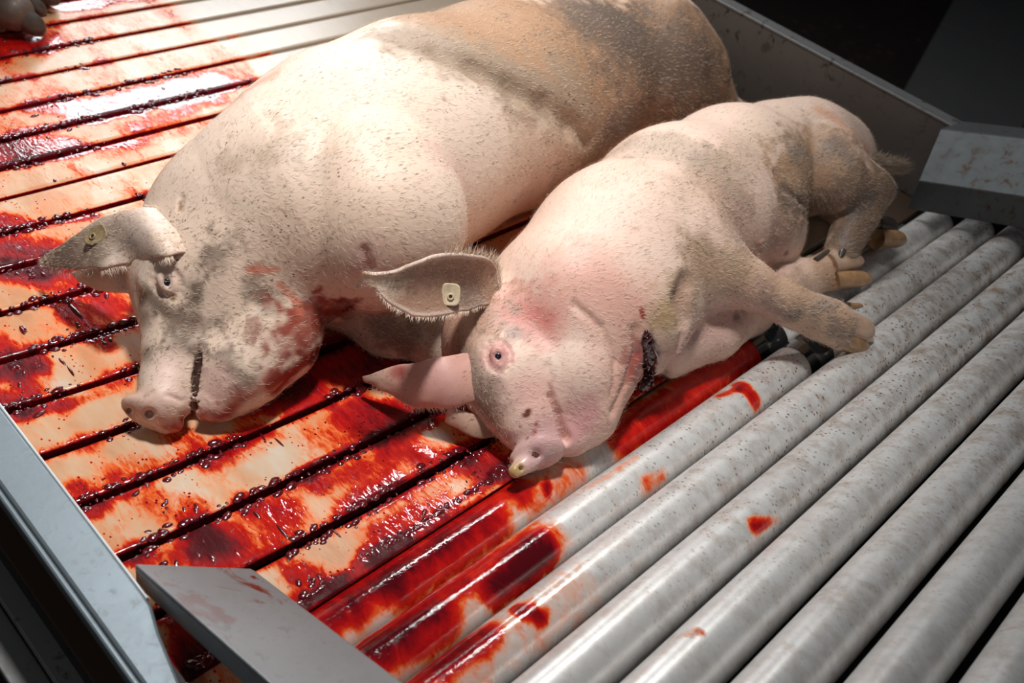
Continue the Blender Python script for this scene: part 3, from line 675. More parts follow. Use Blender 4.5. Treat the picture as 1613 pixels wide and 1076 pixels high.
def cr(pts, n):
    """Catmull-Rom through points"""
    pts = np.asarray(pts, float); P = np.vstack([2 * pts[0] - pts[1], pts, 2 * pts[-1] - pts[-2]]); out = []
    for t in np.linspace(0, len(pts) - 1, n):
        i = min(int(t), len(pts) - 2); u = t - i; a, b, c, d = P[i:i + 4]
        out.append(0.5 * ((2 * b) + (-a + c) * u + (2 * a - 5 * b + 4 * c - d) * u * u + (-a + 3 * b - 3 * c + d) * u ** 3))
    return np.array(out)
def ear(name, parent, U, L_, bulge, mat, base, strokes=(), thick=0.005, n=34, m=20, rim=None, dirt=0.5, tilt=0.0):
    """a leaf shaped shell between two outlines (pixel x, y, height); bulge > 0 swells towards the viewer, < 0 is a hollow"""
    Up = cr([bp(*q) for q in U], n); Lo = cr([bp(*q) for q in L_], n); V = np.zeros((n, m, 3))
    for i in range(n):
        c = (Up[i] + Lo[i]) / 2; vd = CV(c); wd = np.linalg.norm(Up[i] - Lo[i])
        for j in range(m):
            t = j / (m - 1); e = math.sin(PI * t) ** 0.8
            V[i, j] = Up[i] * (1 - t) + Lo[i] * t + vd * bulge * wd * e * math.sin(PI * min(1, (i + 3) / (n + 2))) ** 0.5
    V = V.reshape(-1, 3); V += (fbm(V * 60, 2) - 0.5)[:, None] * 0.004
    Fq = np.array([(i * m + j, (i + 1) * m + j, (i + 1) * m + j + 1, i * m + j + 1) for i in range(n - 1) for j in range(m - 1)])
    o = mesh_np(name, V, Fq, mat, parent)
    C = np.tile(np.array(base, float), (len(V), 1)); nz = fbm(V * 45, 4); D = np.full(len(V), float(dirt))
    edge = np.minimum(np.arange(m), m - 1 - np.arange(m)); edge = np.tile(edge, n)
    if rim: C += (np.array(rim) - C) * np.clip(1 - edge / 2.2, 0, 1)[:, None] * 0.85; D *= np.clip(edge / 2.0, 0.2, 1)
    u, v, _ = proj(V)
    for (x, y, r, colr, op, dd) in strokes:
        i0 = np.argmin((u - x) ** 2 + (v - y) ** 2); d = np.linalg.norm(V - V[i0], axis=1) * (1 + 1.3 * (nz - 0.5)); mk = np.clip(1.5 - d / r, 0, 1) * op
        C += (np.array(colr) - C) * mk[:, None]; D += (dd - D) * mk
    set_attr(o, 'skin', np.c_[np.clip(C, 0, 1), np.ones(len(V))]); set_attr(o, 'dirt', D); set_attr(o, 'wet', np.zeros(len(V)))
    s = o.modifiers.new('solid', 'SOLIDIFY'); s.thickness = thick; s.offset = 0
    b = o.modifiers.new('sub', 'SUBSURF'); b.levels = 1; b.render_levels = 1
    return o, V.reshape(n, m, 3)
def fringe(name, parent, rows, count, length, width, mat, down=0.6):
    """long hairs along an edge: rows = list of (point, outward direction)"""
    P = []; Dn = []
    for _ in range(count):
        t = rng.uniform(0, len(rows) - 1.001); i = int(t); f = t - i
        P.append(rows[i][0] * (1 - f) + rows[i + 1][0] * f); Dn.append(rows[i][1])
    P = np.array(P); Dn = np.array(Dn) + rng.normal(0, 0.28, (count, 3)); Dn /= np.linalg.norm(Dn, axis=1, keepdims=True)
    L_ = length * rng.uniform(0.4, 1.2, (count, 1)); m = P + Dn * L_ * 0.5; t = P + Dn * L_ - np.array([0, 0, 1]) * L_ * 0.15 * down
    s = np.cross(Dn, CV(P[0])); s /= np.linalg.norm(s, axis=1, keepdims=True); s *= width / 2
    VV = np.stack([P - s, P + s, m - s * .8, m + s * .8, t], 1).reshape(-1, 3); b = (np.arange(count) * 5)[:, None]
    o = mesh_np(name, VV, np.concatenate([b + [0, 1, 3], b + [0, 3, 2], b + [2, 3, 4]]), mat, parent); o['kind'] = 'stuff'; return o

def claw(name, parent, root, tip, up, r, mat, label=None, flat=0.8, curve=0.25):
    """one half of a cloven hoof: a blunt wedge that curves towards its tip"""
    root = np.asarray(root); tip = np.asarray(tip); ax = tip - root; L_ = np.linalg.norm(ax); ax /= L_
    up = up - (up @ ax) * ax; up /= np.linalg.norm(up); sd = np.cross(ax, up); V = []; ns = 18; nr = 13
    for i in range(nr):
        t = i / (nr - 1); t = t ** 0.8; w = r * (1.02 - 0.14 * t) * (1.0 if t < 0.62 else math.sqrt(max(0.03, 1 - ((t - 0.62) / 0.385) ** 2)))
        hgt = w * (1.05 - 0.35 * t); cen = root + ax * L_ * t - up * r * curve * t * t
        for j in range(ns):
            a = 2 * PI * j / ns; ca, sa = math.cos(a), math.sin(a)
            pu = abs(sa) ** 0.75 * (1 if sa > 0 else -0.82)
            V.append(cen + sd * w * flat * abs(ca) ** 0.85 * (1 if ca > 0 else -1) + up * hgt * pu)
    Fq = [(i * ns + j, (i + 1) * ns + j, (i + 1) * ns + (j + 1) % ns, i * ns + (j + 1) % ns) for i in range(nr - 1) for j in range(ns)]
    Fq.append(tuple(range(ns))[::-1]); Fq.append(tuple((nr - 1) * ns + j for j in range(ns)))
    o = mesh_obj(name, V, [f[::-1] for f in Fq], mat, parent); b = o.modifiers.new('sub', 'SUBSURF'); b.levels = 1; b.render_levels = 1
    if label: o['label'] = label
    return o
def eyeball(parent, body, px, py, r, dep=0.6):
    p = body.hit(px, py); c = p - CV(p) * r * dep
    V = IV * r + c; return mesh_np('eyeball', V, IF, M_eye, parent)
def ear_tag(parent, c, nrm, up, w, h, mat, shape, label):
    """flat plastic tag, rounded at one end, with a stud in its middle; top-level thing hung on the ear"""
    nrm = nrm / np.linalg.norm(nrm); up = up - (up @ nrm) * nrm; up /= np.linalg.norm(up); sd = np.cross(nrm, up)
    out = []
    for k in range(28):
        a = 2 * PI * k / 28; x = math.cos(a); y = math.sin(a); e = 4.0 if (y > 0 or shape == 'square') else 2.0
        rr = (abs(x) ** e + abs(y) ** e) ** (-1 / e); out.append((x * rr * w / 2, y * rr * h / 2))
    t = empty('ear_tag', tuple(c), label, 'ear tag'); t0_, t1_ = 0.0005, 0.0028
    def ring(s, z): return [c + sd * x * s + up * y * s + nrm * z for x, y in out]
    n = 28; V = ring(1, t0_) + ring(1, t1_) + ring(0.93, t1_ + 0.0009) + ring(0.86, t1_ + 0.0004)
    Fc = [(i * n + j, i * n + (j + 1) % n, (i + 1) * n + (j + 1) % n, (i + 1) * n + j) for i in range(3) for j in range(n)] + [tuple(range(n))[::-1], tuple(3 * n + j for j in range(n))]
    mesh_obj('tag_plate', V, Fc, mat, t)
    cc = c - up * h * 0.10
    V = []; m = 16
    for r_, z in ((0.0052, t1_), (0.0048, t1_ + 0.0022), (0.0030, t1_ + 0.0024), (0.0022, t1_ + 0.0010)):
        V += [cc + (sd * math.cos(2 * PI * k / m) + up * math.sin(2 * PI * k / m)) * r_ + nrm * z for k in range(m)]
    mesh_obj('stud', V, [(i * m + j, i * m + (j + 1) % m, (i + 1) * m + (j + 1) % m, (i + 1) * m + j) for i in range(3) for j in range(m)], mat, t)
    mesh_obj('stud_hole', [cc + (sd * math.cos(2 * PI * k / m) + up * math.sin(2 * PI * k / m)) * 0.0024 + nrm * (t1_ + 0.0012) for k in range(m)], [tuple(range(m))], M_tagh, t)
    return t

SK = (0.84, 0.68, 0.565); TAN_ = (0.56, 0.38, 0.25); GREY = (0.15, 0.11, 0.082); PINK = (0.74, 0.42, 0.38); DPINK = (0.62, 0.30, 0.27); BLD = (0.17, 0.006, 0.006); DBLD = (0.05, 0.003, 0.005)

def eye_mound(B, px, py, ang):
    """closed-in lids: a low mound ringed by folds, with a narrow slit"""
    c = B.hit(px, py); v = CV(c); a = math.radians(ang)
    q = bp(px + 10 * math.cos(a), py - 10 * math.sin(a), c[2]) - c; q -= (q @ v) * v; q /= np.linalg.norm(q); p = np.cross(v, q)
    B.ell(c - v * 0.003, np.array([q, p, v]), (0.0165, 0.0125, 0.0085), 0.004)
    for rr, th in ((0.0170, 0.0013), (0.0215, 0.0009)):
        ring = []
        for k in range(13):
            t = 2 * PI * k / 12; w = c + q * rr * 1.15 * math.cos(t) + p * rr * 0.85 * math.sin(t)
            d = np.linspace(0.02, -0.03, 60); D = B.f(w + v * d[:, None]); n = np.nonzero(D < 0)[0]; w = w + v * (d[n[0]] if len(n) else 0)
            ring.append((w, th))
        B.chain(ring, 0.0045, 's')
    c2 = c + v * 0.0045
    B.chain([(c2 - q * 0.0085, 0.0020), (c2, 0.0046), (c2 + q * 0.0075, 0.0022)], 0.0022, 's')
    B.eye = (c, v)

# ================================================================== pig on the left: the large one, head to the lower left
p1 = empty('pig', tuple(S(640, 240, 150)[0] * [1, 1, 0]), 'large pale pig on the left with a brown hindquarter, lying on its side', 'pig')
A = Body()
A.chain([S(372, 372, 140), S(465, 335, 172), S(560, 272, 182), S(662, 216, 170), S(775, 172, 153), S(860, 137, 134), S(935, 108, 118)], 0.06)
A.chain([S(938, 106, 112), S(1012, 100, 116), S(1062, 118, 86, 0.02)], 0.022)
A.chain([S(1040, 150, 60, 0.03), S(1110, 165, 40, 0.02), S(1150, 178, 26)], 0.05)
A.chain([S(574, 312, 150, 0.075), S(588, 345, 148, 0.065)], 0.007)                      # shoulder, its edge standing off the flank
A.chain([S(830, 215, 100), S(880, 190, 70)], 0.05)                                    # flank fold in front of the thigh
A.chain([S(960, 185, 52), S(945, 222, 34)], 0.04)                    # hind leg folded beneath
A.chain([S(640, 440, 80), S(575, 470, 55), S(610, 515, 40), S(700, 545, 34), S(765, 600, 30)], 0.035)   # lower foreleg, under the other pig's ears
# head
A.chain([S(360, 452, 116, 0.0), S(400, 520, 86)], 0.05)
A.chain([S(372, 372, 120), S(310, 420, 90, 0.03)], 0.05)
A.chain([S(296, 455, 74, 0.035), S(278, 548, 50, 0.03)], 0.045)
A.chain([S(279, 540, 50, 0.03), S(267, 598, 42, 0.015), S(257, 630, 40, 0.01)], 0.014)
A.chain([S(430, 535, 72), S(372, 588, 60, 0.0), S(338, 632, 34, 0.0)], 0.030)
sa = S(272, 590, 30, 0.015)[0]; sb = S(236, 652, 33, 0.004)[0]; sd_ = (sb - sa) / np.linalg.norm(sb - sa)
RS1 = basis(sd_, CV(sb)); A.ell(sb, RS1, (0.013, 0.040, 0.030), 0.010)
A.chain([(sb - RS1[1] * 0.028 + sd_ * 0.0, 0.014), (sb - RS1[1] * 0.036 - sd_ * 0.002, 0.009)], 0.010)
A.chain([(A.hit(262, 412) - CV(sb) * 0.014, 0.018), (A.hit(240, 440) - CV(sb) * 0.012, 0.015)], 0.02)   # brow
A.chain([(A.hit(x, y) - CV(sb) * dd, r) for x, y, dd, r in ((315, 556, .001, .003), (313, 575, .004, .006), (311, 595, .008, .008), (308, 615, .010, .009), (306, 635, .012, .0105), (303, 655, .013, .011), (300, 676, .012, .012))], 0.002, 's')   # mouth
A.chain([(A.hit(303, 548) - CV(sb) * 0.004, 0.007), (A.hit(316, 538) - CV(sb) * 0.004, 0.006)], 0.008)
for a_, b_ in (((262, 622), (288, 632)), ((240, 618), (225, 628))):
    A.chain([(A.hit(*a_), 0.0018), (A.hit(*b_), 0.0015)], 0.004, 's')
n1 = A.hit(235, 652); A.chain([(n1 + CV(n1) * .003, 0.0062), (n1 - CV(n1) * 0.012, 0.0045)], 0.006, 's')
n1 = A.hit(204, 646); A.chain([(n1 + CV(n1) * .003, 0.0030), (n1 - CV(n1) * 0.008, 0.003)], 0.004, 's')
eye_mound(A, 263, 445, 118)
A.chain([(A.hit(262, 462), .0014), (A.hit(270, 474), .001)], 0.003, 's')
# creases: neck, shoulder, flank
for pts, r, k in (([(286, 312), (283, 330)], .003, .006), ([(690, 80), (750, 108), (810, 140), (860, 168), (900, 195), (928, 222)], .003, .035),
                  ([(575, 395), (580, 420), (560, 445)], .002, .012)):
    A.chain([(A.hit(*p), r) for p in pts], k, 's')
def paint1(P):
    B = A; V = P.V
    P.d[:] = 0.60
    P.tint(B, [(300, 480), (300, 560)], .16, (0.70, 0.55, 0.44), .6, 1.4, .2, 0.9)
    P.tint(B, [(430, 430), (480, 380)], .16, (0.76, 0.58, 0.45), .7, 1.5, .3, .7)
    P.tint(B, [(590, 380), (560, 440)], .10, (0.76, 0.56, 0.42), .5, 1.5, .3, .8)
    # hindquarter
    P.tint(B, [(760, 30), (860, 60), (960, 100), (1060, 90), (1130, 150)], .155, (0.42, 0.25, 0.145), 1.0, .55, .25, .9)
    P.tint(B, [(930, 150), (1010, 190), (1100, 170)], .11, (0.40, 0.24, 0.14), 1, .5, .25, .9)
    P.tint(B, [(940, 235), (900, 262)], .06, (0.36, 0.22, 0.13), 1, .5, .25, .9)
    P.tint(B, [(640, 62), (700, 90), (780, 120), (850, 160), (900, 205)], .050, (0.33, 0.25, 0.18), .9, .8, .4, 1.1)
    P.tint(B, [(930, 30), (980, 60), (1050, 90), (1110, 110)], .08, (0.13, 0.10, 0.08), .85, 1.2, .6, 1.2)
    P.tint(B, [(955, 20), (1000, 40)], .04, (0.12, 0.10, 0.085), .7, 1.0, .6, 1.1)
    P.tint(B, [(880, 110), (930, 190), (935, 215)], .035, (0.36, 0.26, 0.18), .6, 1.2, .5, 1)
    P.tint(B, [(960, 205), (1100, 195)], .03, (0.22, 0.16, 0.12), .8, 1, .5, 1)
    P.tint(B, [(830, 230), (890, 250)], .05, (0.62, 0.45, 0.33), .6, 1.2, .5, .9)
    P.tint(B, [(690, 240), (720, 270)], .025, PINK, .30, 1.4, .3)
    P.tint(B, [(850, 300), (780, 360)], .07, (0.80, 0.55, 0.46), .45, 1.4, .3)
    for (x, y, r, o) in ((400, 240, .026, .16), (450, 235, .022, .16), (365, 262, .014, .16), (500, 270, .014, .12)):
        P.tint(B, [(x, y)], r * 1.2, (0.34, 0.25, 0.17), o * 1.2, 1.3, 1.1, 1.4)
    # face dirt, skin tones and painted mouth shade
    for (x, y, r, o) in ((310, 458, .012, .8), (302, 505, .018, .7), (276, 503, .014, .8), (290, 535, .016, .55), (228, 500, .018, .45), (360, 585, .020, .75), (340, 400, .018, .5), (325, 398, .012, .5), (236, 470, .016, .4), (400, 455, .016, .5), (425, 480, .02, .4), (230, 560, .012, .4), (392, 600, .02, .5), (345, 610, .007, .5)):
        P.tint(B, [(x, y)], r, GREY, o, 1.2, 1.0, 1.4)
    P.tint(B, [(268, 580), (262, 620)], .022, (0.80, 0.58, 0.50), .8, 1, .3, .5)
    P.tint(B, [(345, 600), (320, 650)], .022, (0.82, 0.56, 0.49), .8, 1, .3, .4)
    P.tint(B, [(240, 655), (215, 645)], .03, (0.66, 0.42, 0.34), .8, .8, .3, .5, .3)
    P.tint(B, [(196, 648)], .010, (0.16, 0.09, 0.05), .9, .8, .3, .5, .3)
    P.tint(B, [(268, 676), (288, 665)], .012, (0.42, 0.08, 0.06), .7, 1, .8, .5, .5)
    P.tint(B, [(265, 442)], .018, (0.76, 0.54, 0.46), .6, 1, .3, .5)
    P.tint(B, [(272, 470)], .004, (0.25, 0.16, 0.05), .9, 1, .3)
    P.tint(B, [(263, 445)], .0062, (0.72, 0.55, 0.46), .8, .6, .1)
    P.tint(B, [(315, 560), (311, 590), (308, 615), (305, 640), (302, 660)], .0075, (0.07, 0.03, 0.025), 1, .5, .1, .3, .3)  # shade painted dark into the shallow mouth groove
    P.tint(B, [(575, 400), (570, 425)], .018, (0.60, 0.34, 0.34), .55, 1.2, .4)
    # blood
    P.tint(B, [(500, 505), (535, 490)], .034, (0.20, 0.012, 0.010), 1, 1.0, 1.0, .8, .8)
    P.tint(B, [(540, 480), (548, 500)], .012, BLD, 1, .6, .6, .5, .9)
    P.tint(B, [(470, 530), (485, 520)], .026, (0.30, 0.04, 0.025), .8, 1.5, 1.3, .8, .3)
    P.tint(B, [(430, 590), (380, 632), (320, 672), (300, 672)], .011, (0.34, 0.035, 0.025), .85, 1.4, 1.2, .7, .4)
    P.tint(B, [(430, 612), (462, 585), (500, 552)], .015, (0.20, 0.012, 0.010), .95, 1.3, 1.2, .7, .6)
    for q in ([(395, 425), (435, 425)], [(440, 448), (470, 475)], [(462, 470), (475, 495)]):
        P.tint(B, q, .0045, (0.62, 0.16, 0.10), .6, 1.4, .5)
    P.tint(B, [(230, 300), (290, 205), (345, 165), (430, 118)], .012, (0.80, 0.30, 0.18), .55, 1.2, .5)
    P.tint(B, [(560, 520), (620, 520), (700, 550)], .05, (0.40, 0.31, 0.24), .9, 1, .6, 1.2)
    P.tint(B, [(600, 510), (640, 545)], .022, GREY, .8, 1.1, .9, 1.3)
    P.tint(B, [(284, 318), (284, 330)], .003, (0.35, 0.18, 0.09), .8, 1, .3)
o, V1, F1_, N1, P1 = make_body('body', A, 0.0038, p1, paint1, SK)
mesh_np('eyeball', IV * 0.0082 + A.eye[0] - A.eye[1] * 0.0045, IF, M_eye, p1)
ax1 = S(900, 110, 50)[0] - S(350, 420, 50)[0]; ax1 /= np.linalg.norm(ax1)
fl1 = np.tile(ax1, (len(V1), 1)) + 0.5 * np.array([0.0, -0.3, -0.7])
bristles('bristles', V1, N1, fl1, p1, M_hair, 52000, 0.011, 0.00030, 0.20, np.clip(1 - P1.w * 2.5, 0, 1) + 1e-3)
bristles('dark_bristles', V1, N1, fl1, p1, M_haird, 16000, 0.009, 0.00038, 0.22, np.clip(P1.d - 0.35, 0.02, 1))
# its near ear, hanging forward over the brow
U = [(308, 362, A.hit(308, 362)[2] - .012), (270, 336, .205), (215, 328, .205), (160, 345, .165), (108, 380, .11), (64, 412, .055)]
Lw = [(304, 402, A.hit(304, 402)[2] - .012), (282, 400, A.hit(282, 400)[2] + .004), (255, 404, A.hit(255, 404)[2] + .008), (212, 412, .150), (165, 422, .145), (118, 424, .10), (66, 418, .055)]
o, EV = ear('ear', p1, U, Lw, 0.14, M_skin, (0.74, 0.58, 0.48), [(110, 400, .045, (0.12, .095, .075), .95, 1.2), (160, 385, .035, (0.16, .12, .09), .85, 1.4), (80, 410, .04, (0.09, .075, .065), .95, 1.2), (205, 385, .018, GREY, .6, 1.4), (235, 350, .03, (0.82, .68, .60), .8, .3), (175, 365, .014, (0.14, .11, .09), .6, 1.2)], 0.007, 40, 22, dirt=1.0)
rows = [(EV[i, -1], (EV[i, -1] - EV[i, -6]) / np.linalg.norm(EV[i, -1] - EV[i, -6]) + np.array([0.1, -0.2, -0.2])) for i in range(9, 40)]
fringe('ear_fringe', p1, rows, 420, 0.013, 0.00045, M_hair)
EN = np.cross((EV[1:, :-1] - EV[:-1, :-1]), (EV[:-1, 1:] - EV[:-1, :-1])).reshape(-1, 3); EN /= np.linalg.norm(EN, axis=1, keepdims=True); EP = EV[:-1, :-1].reshape(-1, 3)
EN *= np.sign((EN * (CAM - EP)).sum(1))[:, None]
bristles('ear_bristles', EP + EN * 0.003, EN, np.tile(EV[-1, 10] - EV[0, 10], (len(EP), 1)) * 4, p1, M_hair, 2200, 0.009, 0.0004)
# inner side of the far ear, pale below it
ear('ear', p1, [(238, 408, .135), (192, 412, .11), (150, 420, .075), (112, 430, .05)], [(215, 462, .11), (190, 462, .085), (160, 458, .055), (122, 444, .040)], 0.15, M_skin, (0.72, 0.56, 0.47), [(140, 445, .03, (0.5, .38, .28), .5, .8)], 0.006, 18, 12, dirt=.7)
c = EV[19, 8]; k = np.argmin(np.linalg.norm(EP - bp(153, 374, .16), axis=1)); u_, v_, _ = proj(EP); k = np.argmin((u_ - 153) ** 2 + (v_ - 374) ** 2)
ear_tag(p1, EP[k] + EN[k] * 0.0055, EN[k] * .6 + CV(EP[k]) * .4, (bp(175, 358, .17) - bp(135, 388, .14)), 0.026, 0.034, M_tagd, 'round', 'dirty rounded plastic tag on the ear of the large left pig')
# chin fringe and lashes
ch = [(A.hit(x, y), (CV(A.hit(x, y)) * 0.2 + np.array([-0.2, -0.6, -0.3]))) for x, y in ((310, 668), (340, 655), (375, 635), (410, 610), (440, 588), (470, 560))]
pass

# ================================================================== pig on the right: smaller, legs over the rollers
p2 = empty('pig', tuple(S(1060, 340, 110)[0] * [1, 1, 0]), 'smaller pink pig on its side, legs over the rollers, snout against the first roller', 'pig')
B2 = Body()
B2.chain([S(905, 468, 128), S(975, 402, 132), S(1062, 332, 124), S(1150, 284, 108), S(1205, 258, 92)], 0.055)
B2.chain([S(985, 490, 112), S(1040, 470, 80)], 0.05)
B2.chain([S(1120, 350, 105), S(1175, 345, 84), S(1212, 372, 54)], 0.035)
B2.chain([S(1225, 248, 84, .03), S(1262, 248, 88, .02), S(1296, 252, 80, .015)], 0.03)
B2.chain([S(1270, 238, 66, .075), S(1290, 262, 70, .07), S(1322, 285, 52, .07)], 0.010)                                   # ham
B2.chain([S(1322, 285, 52, z=.16), S(1362, 297, 36, z=.15), S(1390, 300, 19, z=.145)], 0.025)       # to the hock
B2.chain([S(1378, 300, 26, z=.145), S(1352, 340, 29, z=.11), S(1336, 370, 26, z=.085), S(1326, 392, 27, z=.07)], 0.02)
B2.chain([S(1290, 315, 20), S(1345, 352, 22), S(1380, 366, 25)], 0.02)          # lower hind leg
# upper foreleg
B2.chain([S(1005, 365, 90, .02), S(1070, 392, 62, z=.175), S(1125, 420, 42, z=.165), S(1180, 448, 35, z=.15)], 0.045)
B2.chain([S(1180, 448, 35, z=.15), S(1232, 474, 32, z=.132), S(1262, 490, 29, z=.12), S(1290, 499, 30, z=.112), S(1314, 505, 27, z=.106), S(1328, 509, 22, z=.104)], 0.02)
B2.chain([S(1290, 510, 26, z=.104), S(1322, 533, 19, z=.085)], 0.01)
# lower foreleg
B2.chain([S(1050, 545, 52), S(1120, 520, 46), S(1180, 488, 38), S(1232, 452, 29), S(1272, 438, 27), S(1300, 422, 21, .012), S(1312, 419, 18, .012)], 0.02)
B2.chain([S(1275, 442, 22), S(1318, 440, 17)], 0.01)
# head
B2.chain([S(905, 520, 100), S(900, 590, 84)], 0.05)
B2.chain([S(860, 480, 88), S(790, 520, 78)], 0.05)
B2.chain([S(775, 535, 76, .01), S(800, 600, 66, .01), S(826, 655, 50, .008)], 0.04)
B2.chain([S(826, 650, 50, .008), S(846, 692, 40, .005)], 0.02)
B2.chain([S(930, 605, 62), S(918, 655, 46), S(898, 690, 28)], 0.03)
sa = S(832, 665, 30, 0.008)[0]; sb = S(846, 716, 34, 0.002)[0]; sd_ = (sb - sa) / np.linalg.norm(sb - sa)
RS2 = basis(sd_, CV(sb)); B2.ell(sb, RS2, (0.012, 0.040, 0.030), 0.010)
q2 = bp(812, 742, 0.035); B2.chain([(sb * .6 + q2 * .4, 0.016), (q2, 0.010)], 0.010)
B2.chain([(B2.hit(867, 604), 0.002), (B2.hit(868, 625) - CV(sb) * .002, .0045), (B2.hit(879, 655) - CV(sb) * .003, 0.0065), (B2.hit(889, 690) - CV(sb) * .004, 0.010)], 0.005, 's')
n1 = B2.hit(844, 716); B2.chain([(n1 + CV(n1) * .003, 0.0065), (n1 - CV(n1) * .012, .0045)], 0.006, 's')
n1 = B2.hit(820, 738); B2.chain([(n1 + CV(n1) * .003, 0.003), (n1 - CV(n1) * .008, .003)], 0.005, 's')
eye_mound(B2, 785, 561, 100)
B2.chain([(B2.hit(778, 560), .0012), (B2.hit(784, 585), .0012)], 0.004, 's')
for pts, r, k in (([(1222, 272), (1236, 298), (1264, 320), (1300, 334)], .003, .012), ([(1000, 520), (1003, 560), (985, 605), (965, 650)], .003, .012), ([(905, 480), (945, 515), (970, 570), (965, 620)], .002, .010), ([(1082, 445), (1074, 470), (1080, 505)], .011, .02),
                  ([(1100, 520), (1060, 570), (1045, 590)], .004, .015),
                  ([(1075, 530), (1040, 580)], .003, .012), ([(868, 600), (862, 575)], .001, .008)):
    B2.chain([(B2.hit(*p), r) for p in pts], k, 's')
wv = B2.hit(1022, 560); B2.chain([(B2.hit(1018, 535) - CV(wv) * .004, .006), (B2.hit(1022, 570) - CV(wv) * .004, .009), (B2.hit(1016, 600) - CV(wv) * .006, .010)], 0.008, 's')
for (x, y) in ((1257, 352), (1262, 345), (1222, 368), (1198, 383), (1238, 400), (1196, 400)):
    hq = B2.hit(x, y); B2.chain([(hq - CV(hq) * .002, .0042), (hq + CV(hq) * .002, .003)], 0.006)
def paint2(P):
    B = B2
    P.d[:] = 0.42
    P.tint(B, [(820, 620), (780, 560)], .09, (0.78, 0.58, 0.48), .7, 1.3, .3, .6)
    P.tint(B, [(800, 490), (860, 505)], .030, (0.66, 0.22, 0.19), .85, 1.4, .5)
    P.tint(B, [(760, 500), (705, 525), (730, 545)], .034, (0.50, 0.30, 0.215), .85, 1.3, .7, 1.1)
    P.tint(B, [(728, 560), (752, 600), (768, 645)], .024, (0.24, 0.19, 0.155), .75, 1.3, .7, 1.1)
    P.tint(B, [(808, 523)], .014, (0.35, 0.27, 0.25), .6, 1.3, .8, 1)
    P.tint(B, [(930, 440), (990, 500), (985, 560), (975, 620)], .055, (0.74, 0.36, 0.29), .75, 1.3, .4)
    P.tint(B, [(900, 600), (930, 560)], .05, (0.80, 0.60, 0.52), .4, 1.3, .3)
    P.tint(B, [(840, 620), (870, 660), (905, 665)], .032, (0.74, 0.40, 0.36), .7, 1.2, .4, .4)
    P.tint(B, [(905, 680), (925, 650)], .022, (0.66, 0.30, 0.33), .7, 1.2, .4, .4)
    P.tint(B, [(867, 606), (868, 625), (879, 655), (888, 688)], .0040, (0.52, 0.24, 0.21), .6, 1.2, .3)  # shade of the mouth line painted in, as on the left pig
    P.tint(B, [(848, 712), (860, 700)], .030, (0.58, 0.33, 0.36), .75, .9, .4, .4, .4)
    P.tint(B, [(812, 744)], .014, (0.48, 0.33, 0.13), .9, .9, .4, .4, .4)
    P.tint(B, [(783, 560)], .021, (0.68, 0.32, 0.31), .9, .9, .3, .3)
    pass
    P.tint(B, [(828, 654), (832, 648)], .0055, (0.14, 0.01, 0.01), 1, .7, 1.0, .5, .5)
    for (x, y) in ((845, 668), (820, 672), (842, 680), (812, 700), (830, 690)): P.tint(B, [(x, y)], .002, (0.35, 0.03, 0.03), .9, .8, .8)
    P.tint(B, [(960, 280), (1060, 215)], .03, (0.62, 0.50, 0.40), .5, 1.3, .5, .8)
    P.tint(B, [(1000, 225), (1100, 250), (1140, 280)], .045, (0.45, 0.36, 0.28), .5, 1.2, .7, 1.1)
    P.tint(B, [(1120, 265), (1150, 330), (1160, 370)], .035, (0.28, 0.23, 0.19), .65, 1.2, .7, 1.2)
    P.tint(B, [(1080, 300), (1170, 250), (1210, 200)], .04, (0.56, 0.42, 0.31), .5, 1.3, .6, 1)
    P.tint(B, [(1130, 320), (1180, 380), (1200, 410)], .05, (0.74, 0.48, 0.37), .55, 1.2, .4, .7)
    P.tint(B, [(1230, 370), (1220, 400)], .055, (0.58, 0.33, 0.28), .85, 1.0, .4, .9)
    for (x, y) in ((1257, 352), (1222, 368), (1198, 383), (1238, 400)): P.tint(B, [(x, y)], .006, (0.40, 0.18, 0.17), .8, 1, .3, 1)
    P.tint(B, [(1250, 180), (1200, 200)], .06, (0.80, 0.64, 0.52), .6, 1.2, .3, .4)
    P.tint(B, [(1250, 290), (1300, 250), (1340, 290)], .075, (0.46, 0.29, 0.18), .95, .8, .5, 1)
    P.tint(B, [(1250, 240), (1320, 230), (1340, 250)], .022, (0.26, 0.21, 0.18), .6, 1.2, .8, 1.2)
    P.tint(B, [(1240, 310), (1290, 330), (1330, 300)], .026, (0.20, 0.16, 0.14), .65, 1.2, .8, 1.2)
    P.tint(B, [(1290, 172), (1340, 205), (1365, 240)], .014, (0.75, 0.38, 0.24), .7, 1.2, .4)
    P.tint(B, [(1360, 300), (1395, 300), (1350, 350), (1330, 395)], .048, (0.27, 0.18, 0.12), .95, .8, .6, 1.2)
    P.tint(B, [(1372, 310), (1345, 335)], .022, (0.13, 0.11, 0.10), .75, 1.1, .8, 1.2)
    P.tint(B, [(1325, 370), (1340, 400)], .02, (0.17, 0.14, 0.12), .6, 1.1, .8, 1.2)
    P.tint(B, [(1370, 365), (1395, 370)], .03, (0.24, 0.16, 0.11), .9, 1, .6, 1.2)
    # foreleg
    P.tint(B, [(1110, 415), (1190, 450), (1260, 490), (1330, 515)], .046, (0.54, 0.36, 0.245), 1, 1.5, .5, .8)
    P.tint(B, [(1085, 385), (1150, 405)], .012, (0.45, 0.32, 0.22), .4, 1.3, 1.1, 1.5)
    P.tint(B, [(1215, 478), (1255, 495)], .018, (0.17, 0.145, 0.12), .75, 1.1, .9, 1.3)
    P.tint(B, [(1285, 490), (1300, 475)], .02, (0.26, 0.21, 0.18), .55, 1.1, .9, 1.3)
    P.tint(B, [(1312, 508), (1335, 540)], .014, (0.25, 0.19, 0.16), .5, 1.1, .9, 1.3)
    P.tint(B, [(1250, 450), (1310, 425)], .04, (0.52, 0.34, 0.23), .9, 1, .5, .8)
